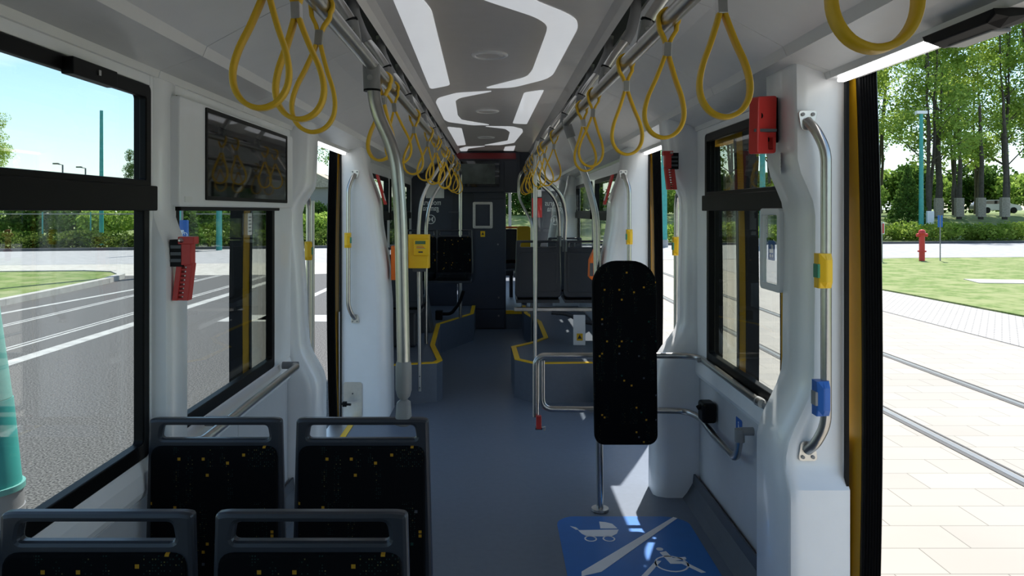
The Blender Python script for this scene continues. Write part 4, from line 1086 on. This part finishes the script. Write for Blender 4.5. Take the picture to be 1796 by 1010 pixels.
# ---- beyond the partition
t = empty('driver_seat', (.42, 10.8, .24), label='yellow high seat beyond the partition passage', cat='seat')
plate('backrest', [rpoly([(-.11, .45), (.11, .45), (.10, 1.1), (-.10, 1.1)], .05)], .08, M['yellow2'], t, bevel=.02, frame=FR((0, 0, 0), (1, 0, 0), (0, 0, 1)))
MB().box((-.15, -.4, .38), (.15, 0, .46)).build('cushion', M['dark2'], t, bevel=.02)
MB().tube([V(0, -.2, 0), V(0, -.2, .4)], .04).build('pedestal', M['dark2'], t)
t = empty('passenger_seat', (.25, 11.6, .24), label='dark seat with orange grab frame seen through the passage', cat='seat')
plate('grab_frame', [rrect(-.11, .55, .14, 1.08, .03), rrect(-.09, .5, .12, 1.05, .02)], .03, M['orange'], t, bevel=.005, frame=FR((0, 0, 0), (1, 0, 0), (0, 0, 1)))
plate('backrest', [rrect(-.09, .4, .12, 1.04, .02)], .03, M['navy2'], t, bevel=.005, frame=FR((0, 0, 0), (1, 0, 0), (0, 0, 1)))
MB().box((-.1, -.38, .34), (.12, 0, .42)).build('cushion', M['navy2'], t, bevel=.01)
MB().tube([V(0, -.2, 0), V(0, -.2, .36)], .03).build('pedestal', M['dark2'], t)
mb = MB(); mb.box((-1.17, DE, -.1), (1.17, DE+.08, 1.05)); mb.box((-1.17, DE, 2.2), (1.17, DE+.08, 2.45)); mb.box((-1.17, DE, 1.0), (-.9, DE+.08, 2.3)); mb.box((.95, DE, 1.0), (1.17, DE+.08, 2.3)); mb.box((.28, DE, 1.0), (.34, DE+.08, 2.3))
tag(mb.build('wall_end', M['panel']), 'far end wall of the tram around the end window', kind='structure')
pillar(1, 11.4, 11.7, far_prof, 'white pillar before the doorway beyond the partition')
pillar(1, 10.0, 10.35, far_prof, 'white pillar just beyond the glass screen')
mb = MB().box((.62, 12.6, .24), (1.05, 12.66, 1.9)); tag(mb.build('grey_locker', M['dark'], bevel=.01), 'grey locker seen behind the glass screen', 'locker')
mb = MB().box((.63, 12.58, 1.45), (.80, 12.59, 1.78)); tag(mb.build('red_notice', M['red']), 'red notice on the locker behind the glass screen', 'notice')
t = empty('paper_notice', (.74, 12.57, 1.86), label='white paper above the red notice', cat='notice'); MB().box((-.05, -.003, -.06), (.05, .003, .06)).build('sheet', M['paper'], t)

# ================================================================ OUTSIDE
def ground(name, pts, z, m_, label, th=.05, kind='structure'):
    mb = MB(); mb.loft([[V(x, y, z-th) for x, y in pts], [V(x, y, z) for x, y in pts]])
    return tag(mb.build(name, m_), label, kind=kind)
ground('asphalt_street', [(-60, -14), (.2, -14), (.2, 40), (-60, 40)], GZ, M['asphalt'], 'grey asphalt street left of the tram')
ground('slab_paving', [(.2, -14), (7.4, -14), (7.4, 40), (.2, 40)], GZ, M['slab'], 'pale slab paving around the tram track on the right')
ground('brick_paving', [(7.4, -14), (60, -14), (60, 40), (7.4, 40)], GZ-.002, M['brick'], 'pale block paving beyond the tram track')
# far road, slanting a little
def ry0(x): return 28.3 + .17*x if x < 0 else 28.3 + .14*x
def ry1(x): return ry0(x) + 8
ground('far_road', [(-60, 20.5), (0, 28.3), (60, 35), (60, 48), (0, 40), (-60, 27)], GZ+.006, M['road'], 'pale road crossing behind the lawns', .02)
ground('pale_path', [(-60, 17.5), (-9, 22), (-6, 22.2), (0, 24.5), (0, 28.3), (-60, 20.5)], GZ+.004, M['sand'], 'pale path beside the far road', .02)
# verge strip and rising woodland floor
mb = MB()
rows = [(0, -.35), (5, -.25), (10, .45), (16, 1.15), (24, 1.28), (45, 1.33), (140, 1.9)]
def vy(x): return 27+ (x+60)*13/60 if x < 0 else 40 + x*8/60
xs = [-110, -60, -30, -10, 0, 20, 40, 60, 120]
grid = [[V(x, vy(x)+dy, z if x > -5 else z*.4-.21) for x in xs] for dy, z in rows]
vv = [p for r_ in grid for p in r_]; ff = []
for j in range(len(rows)-1):
    for i in range(len(xs)-1):
        a = j*len(xs)+i; ff.append((a, a+1, a+1+len(xs), a+len(xs)))
mb.add(vv, ff)
mb.add([v+V(0, 0, -.5) for v in vv], ff)
tag(mb.build('grass_verge', M['grass']), 'grass verge rising behind the far road', kind='structure')
mb = MB()
for i in range(len(xs)-1):
    a, b = xs[i], xs[i+1]
    mb.loft([[V(a, vy(a)-.15, GZ), V(a, vy(a), GZ), V(a, vy(a), GZ+.14), V(a, vy(a)-.15, GZ+.14)], [V(b, vy(b)-.15, GZ), V(b, vy(b), GZ), V(b, vy(b), GZ+.14), V(b, vy(b)-.15, GZ+.14)]])
tag(mb.build('dark_kerb', M['kerbd']), 'dark kerb on the far side of the road', kind='structure')
# right lawn
ground('right_lawn', [(9.6, -14), (9.55, 13), (9.4, 17), (9.2, 20), (9.3, 22.5), (10.2, 25), (12, 27.5), (16, 29.6), (60, 34.3), (60, -14)], GZ+.03, M['grass'], 'sunny lawn right of the tram', .05)
ground('manhole_slab', [(12.6, 19.3), (14.6, 19.0), (14.9, 20.0), (12.9, 20.4)], GZ+.045, M['kerb'], 'pale concrete slab set in the right lawn', .02)
# left island
isl = [(-10.15, -14), (-10.1, 15.0), (-10.2, 17.0), (-10.4, 19.6), (-10.7, 21.0), (-11.4, 22.0), (-12.4, 22.3), (-14, 22.1), (-30, 20.2), (-60, 16.5), (-60, -14)]
ground('left_island_lawn', isl, GZ+.10, M['grass'], 'rounded grass island beside the street', .12)
mb = MB(); ip = [Vector((x, y, 0)) for x, y in isl[:-1]]
for i in range(len(ip)-1):
    a, b = ip[i], ip[i+1]; n_ = Vector(((b-a).y, -(b-a).x, 0)).normalized()*.2
    mb.loft([[a+V(0, 0, GZ), a+n_+V(0, 0, GZ), a+n_+V(0, 0, GZ+.13), a+V(0, 0, GZ+.13)], [b+V(0, 0, GZ), b+n_+V(0, 0, GZ), b+n_+V(0, 0, GZ+.13), b+V(0, 0, GZ+.13)]])
tag(mb.build('pale_kerb', M['kerb']), 'pale kerb around the left grass island', kind='structure')
# painted lines and tracks
def strip(name, a, b, wd, m_, label, z=GZ+.003, cat=None, kind='structure'):
    a = Vector((a[0], a[1], 0)); b = Vector((b[0], b[1], 0)); n_ = (b-a).normalized(); n_ = Vector((-n_.y, n_.x, 0))*wd/2
    q = [a-n_, b-n_, b+n_, a+n_]
    mb = MB().loft([[p+V(0, 0, z-.02) for p in q], [p+V(0, 0, z) for p in q]])
    return tag(mb.build(name, m_), label, cat, kind=kind)
strip('road_marking', (-6.1, -6), (-6.1, 26), .22, M['roadwhite'], 'solid white line nearest the tram in the left street')
strip('road_marking', (-9.75, 8), (-8.5, 21), .14, M['roadwhite'], 'thin white line beside the island kerb')
strip('road_marking', (-4.8, 13.2), (-2.9, 13.2), .8, M['roadwhite'], 'broad white stop bar across the left lane')
strip('road_marking', (-4.1, 13), (-4.1, 25), .16, M['roadwhite'], 'far white lane line seen through the left doorway')
for x, s_ in ((-6.75, 'nearer'), (-8.18, 'farther')):
    strip('tram_rail', (x-.05, -6), (x-.05, 26), .05, M['concrete'], 'worn rail of the %s left track, outer band' % s_)
    strip('tram_rail', (x+.06, -6), (x+.06, 26), .06, M['roadwhite'], 'worn rail of the %s left track, inner band' % s_)
for x, s_ in ((3.74, 'near'), (5.19, 'far')):
    strip('tram_rail', (x, -8), (x, 30), .06, M['rail'], '%s steel rail of the right hand track' % s_, z=GZ+.006)
    strip('rail_groove', (x-.055, -8), (x-.055, 30), .045, M['railgap'], 'dark groove beside the %s right rail' % s_, z=GZ+.005)
    strip('rail_groove', (x+.06, -8), (x+.06, 30), .02, M['railgap'], 'dark joint outside the %s right rail' % s_, z=GZ+.005)
strip('drain_line', (7.4, -8), (7.4, 26), .04, M['railgap'], 'dark joint between slab and block paving')

# ---- plants
def leaf_cloud(mb, blobs, n, size, mi=0):
    tot = sum(b[3] for b in blobs)
    for (c, r, sz, wgt) in blobs:
        for _ in range(int(n*wgt/tot)):
            while True:
                q = Vector((random.uniform(-1, 1), random.uniform(-1, 1), random.uniform(-1, 1)))
                if q.length < 1: break
            if q.length > .01: q = q.normalized()*(q.length**.45)
            p = Vector(c)+Vector((q.x*r[0], q.y*r[1], q.z*r[2]))
            a = Vector((random.gauss(0, 1), random.gauss(0, 1), random.gauss(0, 1))).normalized()
            b = a.cross(Vector((random.gauss(0, 1), random.gauss(0, 1), random.gauss(0, 1)))).normalized()
            s_ = size*random.uniform(.6, 1.3)
            a = a*s_; b = b*s_*.6
            k = len(mb.v)
            mb.v += [tuple(p-a), tuple(p+b), tuple(p+a), tuple(p-b)]
            mb.f.append((k, k+1, k+2, k+3)); mb.mi.append(mi); mb.sm.append(False)
def raw(mb, name, m_, parent=None):
    me = bpy.data.meshes.new(name); me.from_pydata(mb.v, [], mb.f); me.materials.append(m_)
    o = bpy.data.objects.new(name, me); COL.objects.link(o)
    if parent: o.parent = parent
    return o
def tree(h, cr, seed, mleaf, n=9000, leafsize=.22, lowest=.22, nb=11, forks=2):
    random.seed(seed)
    t = empty('tree', label='x', cat='tree')
    mb = MB(); blobs = []
    for fk in range(forks):
        lean = Vector((random.uniform(-.5, .5), random.uniform(-.4, .4), 0))*(1 if forks > 1 else .3)
        bx = (fk-.5*(forks-1))*.5
        tr = [V(bx, 0, -.3)]
        for i in range(1, 9):
            z = h*.93*i/8; tr.append(V(bx+lean.x*i*.35+random.uniform(-.15, .15), lean.y*i*.3+random.uniform(-.15, .15), z))
        mb.tube(tr, [.15, .02], 7)
        for k in range(nb):
            u = lowest+(.97-lowest)*k/(nb-1); i = min(7, int(u*8)); b0 = tr[i].lerp(tr[i+1], u*8-i) if i < 8 else tr[-1]
            a = random.uniform(0, 2*PI); L_ = cr*(1-.55*u)*random.uniform(.6, 1.1)
            e = b0+V(math.cos(a)*L_, math.sin(a)*L_, L_*random.uniform(.5, 1.0))
            mid = b0.lerp(e, .5)+V(0, 0, .25)
            mb.tube([b0, mid, e], [.06*(1.2-u), .012], 5)
            for c, rr in ((e, .75), (mid, .55)):
                s_ = cr*.31*rr*random.uniform(.7, 1.25)
                blobs.append((c, (s_, s_, s_*.9), 0, s_**1.6))
            for q in range(5):
                c = mid.lerp(e, random.random())+V(random.uniform(-.8, .8), random.uniform(-.8, .8), random.uniform(-.4, .9)); s_ = cr*.2*random.uniform(.7, 1.3)
                blobs.append((c, (s_, s_, s_*.8), 0, s_**1.6))
    mb.build('trunk', M['bark'], t)
    lf = MB(); leaf_cloud(lf, blobs, n, leafsize); raw(lf, 'foliage', mleaf, t)
    return t
protos = [tree(21, 4.2, 11, M['leaf1'], 11500, .125, forks=3, nb=9), tree(23, 3.8, 23, M['leaf1'], 11500, .125, forks=2, nb=9), tree(19, 4.4, 37, M['leaf4'], 10500, .125, nb=9), tree(20, 4.0, 49, M['leaf2'], 10500, .13, forks=2, nb=9)]
used = set()
rnd = random.Random(5)
spots = [(-35.2, 52, 2, .42), (-25.2, 52, 3, .26)]
for i, x in enumerate([12.5, 16.5, 20, 24, 27.5, 30, 33.5, 36, 39.5, 42.5, 46]): spots.append((x, 60+rnd.uniform(-3, 4), i % 3, 1.0))
for i, x in enumerate([10, 18, 25.5, 32, 38, 45, 52, 58]): spots.append((x, 72+rnd.uniform(-3, 5), (i+1) % 4, 1.05))
for i, x in enumerate([-26, -22, -17.5, -13.5, -9, -4, 1, 6]): spots.append((x, 66+rnd.uniform(-4, 4), (i+1) % 4, .80 if x > -16 else .5))
desc = ['tall three stemmed poplar in the row beyond the far hedge', 'tall slender poplar in the row beyond the far hedge', 'lime green loose poplar in the row beyond the far hedge', 'dark dense tree in the row beyond the far hedge']
for i, (x, y, k, s_) in enumerate(spots):
    t = protos[k] if k not in used else copy_tree(protos[k]); used.add(k)
    zb = 1.15 if x > -5 else .1
    t.location = (x, y, zb); t.rotation_euler = (0, 0, rnd.uniform(0, 6.28)); t.scale = (s_, s_, s_*rnd.uniform(.9, 1.12))
    where = 'left of the tram' if x < -8 else ('straight ahead' if x < 9 else 'right of the tram')
    t['label'] = '%s, %s' % (desc[k], where); t['group'] = 'trees beyond the road, ' + where + ', ' + str(k)
    t['group'] = {0: 'three stemmed poplars', 1: 'slender poplars', 2: 'lime green poplars', 3: 'dark dense trees'}[k] + ' ' + where
# bushes
def bush_mesh(seed, r, m_, n, size):
    random.seed(seed); lf = MB()
    bl = [(V(random.uniform(-.6, .6)*r[0], random.uniform(-.6, .6)*r[1], r[2]*random.uniform(.3, .75)), (r[0]*.5, r[1]*.5, r[2]*.42), 0, 1) for _ in range(9)]
    leaf_cloud(lf, bl, n, size); return lf
def place_row(name, protolist, items, group, labels):
    us = set()
    for i, (x, y, z, k, s_) in enumerate(items):
        o = protolist[k] if k not in us else protolist[k].copy()
        if k in us: COL.objects.link(o)
        us.add(k); o.location = (x, y, z); o.rotation_euler = (0, 0, rnd.uniform(-.4, .4)); o.scale = (s_, s_, s_)
        tag(o, labels[k], 'bush', group+' '+str(k))
        o['group'] = group + (', leafy' if k == 0 else ', twiggy')
hed = [raw(bush_mesh(3, (2.4, 1.1, 1.25), M['leaf3'], 2600, .10), 'hedge_bush', M['leaf3']), raw(bush_mesh(8, (2.2, 1.2, 1.1), M['leaf3'], 2600, .10), 'hedge_bush', M['leaf3'])]
it = []
for i in range(24):
    x = 10+i*2.4; it.append((x, vy(x)+3.2+rnd.uniform(-.3, .3), -.28, i % 2, rnd.uniform(.75, .95)))
place_row('hedge_bush', hed, it, 'hedge bushes right of the tram', ['clipped green hedge bush behind the far road on the right, fuller kind', 'clipped green hedge bush behind the far road on the right, lower kind'])
M['leaf5'] = leafmat('leaf_hedge_dark', (.04, .085, .012), (.14, .19, .045))
hedl = [raw(bush_mesh(13, (2.4, 1.0, 1.0), M['leaf5'], 2600, .09), 'hedge_bush', M['leaf5']), raw(bush_mesh(18, (2.3, 1.1, .9), M['leaf5'], 2600, .09), 'hedge_bush', M['leaf5'])]
it = []
for i in range(16):
    x = -33+i*2.1; it.append((x, vy(x)+2.4+rnd.uniform(-.2, .2), -.4, i % 2, rnd.uniform(.8, .95)))
place_row('hedge_bush', hedl, it, 'hedge bushes left of the tram', ['clipped green hedge bush across the street on the left, fuller kind', 'clipped green hedge bush across the street on the left, lower kind'])
und = [raw(bush_mesh(21, (3.2, 2.0, 3.4), M['leaf2'], 3600, .17), 'shrub', M['leaf2']), raw(bush_mesh(27, (3.0, 2.0, 2.6), M['leaf1'], 3400, .16), 'shrub', M['leaf1'])]
it = []
for i in range(20):
    x = -44+i*3.9; it.append((x, 62+rnd.uniform(-4, 5) if x > -6 else vy(x)+17+rnd.uniform(-3, 3), .75 if x > -5 else -.1, i % 2, rnd.uniform(.8, 1.1) if x > -9 else rnd.uniform(.6, .8)))
for i in range(11):
    x = -46+i*3.9; it.append((x, vy(x)+9+rnd.uniform(-1.5, 1.5), -.2, 0 if i % 3 else 1, rnd.uniform(.5, .68)))
for i in range(14):
    x = 8+i*4.3; it.append((x, 86+rnd.uniform(-3, 3), 1.2, (i+1) % 2, rnd.uniform(1.2, 1.7)))
place_row('shrub', und, it, 'woodland shrubs', ['dark green shrub under the trees beyond the hedge', 'lighter green shrub under the trees beyond the hedge'])
# small conifer left and right
def conifer(loc, h, label):
    random.seed(int(h*100)); t = empty('conifer', loc, label=label, cat='tree')
    MB().tube([V(0, 0, -.2), V(0, 0, h*.95)], [.09, .02], 7).build('trunk', M['bark'], t)
    lf = MB(); leaf_cloud(lf, [(V(0, 0, h*(.15+.8*k/9)), (h*.34*(1-k/10), h*.34*(1-k/10), h*.09), 0, (1-k/10.5)) for k in range(10)], 3800, .10)
    raw(lf, 'foliage', M['leaf2'], t)
conifer((-14.8, 35.2, -.3), 3.0, 'dark spreading conifer beyond the left hedge')
conifer((28.4, 51, .3), 4.3, 'small dark conifer behind the right hedge')

# ---- street furniture
def teal_pole(x, y, h, r, label, baseh=.0, mat_='teal', lean=0):
    t = empty('street_pole', (x, y, GZ), label=label, cat='pole')
    MB().tube([V(0, 0, baseh), V(lean, 0, h)], [r, r*.7], 18).build('shaft', M[mat_], t)
    if baseh: MB().tube([V(0, 0, -.1), V(0, 0, baseh)], r*1.25, 18).build('base', M['concrete'], t)
    return t
t = empty('catenary_pole', (-3.085, 4.55, GZ), label='thick teal pole with a grey foot close outside the front left window', cat='pole')
MB().tube([V(0, 0, .08), V(0, 0, .22)], .168, 24).build('foot', M['clamp'], t)
MB().tube([V(0, 0, .22), V(-.055, 0, .74)], .158, 24).build('lower_shaft', M['teal'], t)
MB().tube([V(-.055, 0, .74), V(-.30, 0, 2.6), V(-.75, 0, 6)], [.153, .135, .10], 24).build('upper_shaft', M['tealpale'], t)  # pale tone paints the window reflection over the same teal shaft
MB().tube([V(0, 0, .20), V(0, 0, .235)], .175, 24).build('collar', M['tealpale'], t)
MB().tube([V(0, 0, -.2), V(0, 0, .09)], .175, 24).build('base', M['clamp'], t)
teal_pole(-9.55, 22.2, 9, .16, 'teal pole with a concrete foot beside the bicycle sign', .45)
teal_pole(-13.4, 36, 9, .14, 'thin teal pole beyond the road seen through the left window')
teal_pole(-21.5, 40.5, 7.4, .12, 'distant teal pole against the sky on the left')
teal_pole(8.9, 39, 9, .17, 'teal pole seen through the far right doorway', .4)
teal_pole(14.8, 41, 9, .17, 'teal pole seen through the right window', .4)
tp = teal_pole(28.3, 49.2, 8.4, .16, 'teal floodlight pole in front of the poplars')
MB().box((-.35, -.15, 8.35), (.35, .15, 8.55)).build('floodlight', M['signwhite'], tp, bevel=.02)
MB().box((.3, -.2, .9), (.75, .0, 1.9)).build('switch_box', M['panel'], tp, bevel=.02)
# bicycle sign
t = empty('bicycle_sign', (-9.0, 21.3, GZ), label='blue bicycle sign on a post in front of the teal pole', cat='sign')
MB().tube([V(0, .03, 0), V(0, .03, 2.0)], .03, 10).build('post', M['clamp'], t)
plate('board', [rrect(-.2, .95, .2, 1.65, .04)], .01, M['blue'], t, frame=frp)
f2 = Matrix.Translation((0, -.007, 0)) @ frp
plate('bicycle_pictogram', [circ(-.09, 1.22, .08), circ(-.09, 1.22, .062)], .002, M['signwhite'], t, frame=f2)
plate('bicycle_pictogram', [circ(.09, 1.22, .08), circ(.09, 1.22, .062)], .002, M['signwhite'], t, frame=f2)
plate('bicycle_pictogram', [[(-.09, 1.21), (-.04, 1.36), (.06, 1.36), (.10, 1.22), (.085, 1.22), (.05, 1.345), (0, 1.22), (-.03, 1.345), (-.08, 1.21)]], .002, M['signwhite'], t, frame=f2)
plate('tram_board', [rrect(-.2, .55, .2, .9, .02)], .01, M['signwhite'], t, frame=frp)
# hydrant
t = empty('fire_hydrant', P(1617, 455, 28).to_tuple()[:2] + (GZ,), label='red fire hydrant standing on the right lawn', cat='hydrant')
MB().tube([V(0, 0, 0), V(0, 0, .35), V(0, 0, .37), V(0, 0, .42), V(0, 0, .44), V(0, 0, 1.0)], .10, 16).build('barrel', M['red'], t)
MB().tube([V(0, 0, .36), V(0, 0, .42)], .15, 16).build('flange', M['red'], t)
MB().tube([V(-.2, 0, 1.0), V(.2, 0, 1.0)], .065, 12).build('outlets', M['red'], t)
MB().sphere((0, 0, 1.08), .13, sc=(1, 1, 1.1)).build('bonnet', M['red'], t)
# little blue sign post and stop sign
for px, D, colr, h, label in ((1649, 28, 'blue', 1.75, 'small blue sign on a thin post right of the hydrant'), (1547, 27.5, 'signwhite', 1.5, 'small red and white stop sign beside the open door leaf')):
    x = (px-868)/F*D
    t = empty('sign_post', (x, D, GZ), label=label, cat='sign')
    MB().tube([V(0, 0, 0), V(0, 0, h)], .02, 8).build('post', M['clamp'], t)
    MB().box((-.09, -.01, h-.45), (.09, .01, h)).build('board', M[colr], t)
    if colr != 'blue': MB().box((-.02, -.014, h-.42), (.07, -.01, h-.05)).build('mark', M['red'], t)
# parked car
t = empty('parked_car', (53.3, 79.0, 1.32), rz=0, label='silver estate car parked behind the poplar trunks', cat='car')
prof = [(-2.2, .35), (-2.2, .75), (-2.05, .95), (-1.55, 1.4), (.6, 1.45), (1.2, 1.0), (2.1, .85), (2.25, .6), (2.25, .3)]
MB().loft([[V(x, -.85, z) for x, z in prof], [V(x, .85, z) for x, z in prof]]).build('body', M['carpaint'], t, bevel=.08)
MB().loft([[V(x, -.87, z) for x, z in ((-1.7, .98), (-1.4, 1.33), (.5, 1.36), (1.0, 1.0))], [V(x, .87, z) for x, z in ((-1.7, .98), (-1.4, 1.33), (.5, 1.36), (1.0, 1.0))]]).build('side_windows', M['gloss'], t)
for x in (-1.4, 1.4): 
    for y in (-.85, .85): MB().tube([V(x, y-.08, .32), V(x, y+.08, .32)], .32, 16).build('wheel', M['black'], t)
# trunk guards
for i, (px, D) in enumerate(((1646, 60), (1682, 59), (1720, 58), (1762, 57))):
    x = (px-868)/F*D
    t = empty('trunk_guard', (x, D, 1.1), label='wooden slat guard around a poplar trunk, %s from the left' % ('first', 'second', 'third', 'fourth')[i], cat='tree guard', group='wooden trunk guards')
    MB().loft([[V(.34*math.cos(a*PI/7)+(0.03 if a % 2 else 0), .34*math.sin(a*PI/7), z) for a in range(14)] for z in (0, 1.5)]).build('slats', M['wood'], t)
    MB().tube([V(0, 0, -.2), V(.1, 0, 4), V(-.1, 0, 9)], [.2, .15, .09], 8).build('trunk', M['bark'], t)
# lamp posts and masts on the left sky line
for px, top, D, label in ((110, 287, 55, 'distant street lamp against the sky, left one'), (150, 293, 58, 'distant street lamp against the sky, right one')):
    x = (px-868)/F*D; z = EYE-(top-370)/F*D
    t = empty('street_lamp', (x, D, 0), label=label, cat='street lamp')
    MB().tube([V(0, 0, 0), V(0, 0, z-.1), V(-.4, 0, z)], .06, 8).build('mast', M['dark'], t)
    MB().box((-.7, -.1, z-.05), (-.3, .1, z+.05)).build('lamp_head', M['dark'], t)
t = empty('power_line', (-40, 60, 3.6), label='thin overhead power line across the left sky', cat='cable')
MB().tube([V(-15, 0, .45), V(0, 0, .15), V(22, 0, .1)], .025, 6).build('cable', M['dark'], t)
# metal fence and little house
t = empty('wire_fence', (-22, 38.5, -.2), label='grey wire fence beyond the left hedge', cat='fence')
for k in range(9): MB().tube([V(-9+k*2.5, 0, 0), V(-9+k*2.5, 0, 1.7)], .04, 6).build('post', M['teal'], t)
MB().tube([V(-9, 0, 1.6), V(11, 0, 1.6)], .03, 6).build('top_rail', M['clamp'], t)
t = empty('brick_house', (-14.2, 58, 0), label='small brown house seen through the left doorway', cat='house')
MB().box((-2.0, 0, 0), (2.2, 4, 3.4)).build('walls', M['brickhouse'], t)
MB().loft([[V(-2.3, -.3, 3.4), V(2.5, -.3, 3.4), V(0.1, -.3, 4.6)], [V(-2.3, 4.3, 3.4), V(2.5, 4.3, 3.4), V(.1, 4.3, 4.6)]]).build('roof', M['wood'], t)
MB().box((-.8, -.03, .9), (.4, .02, 2.0)).build('window_pane', M['gloss'], t)
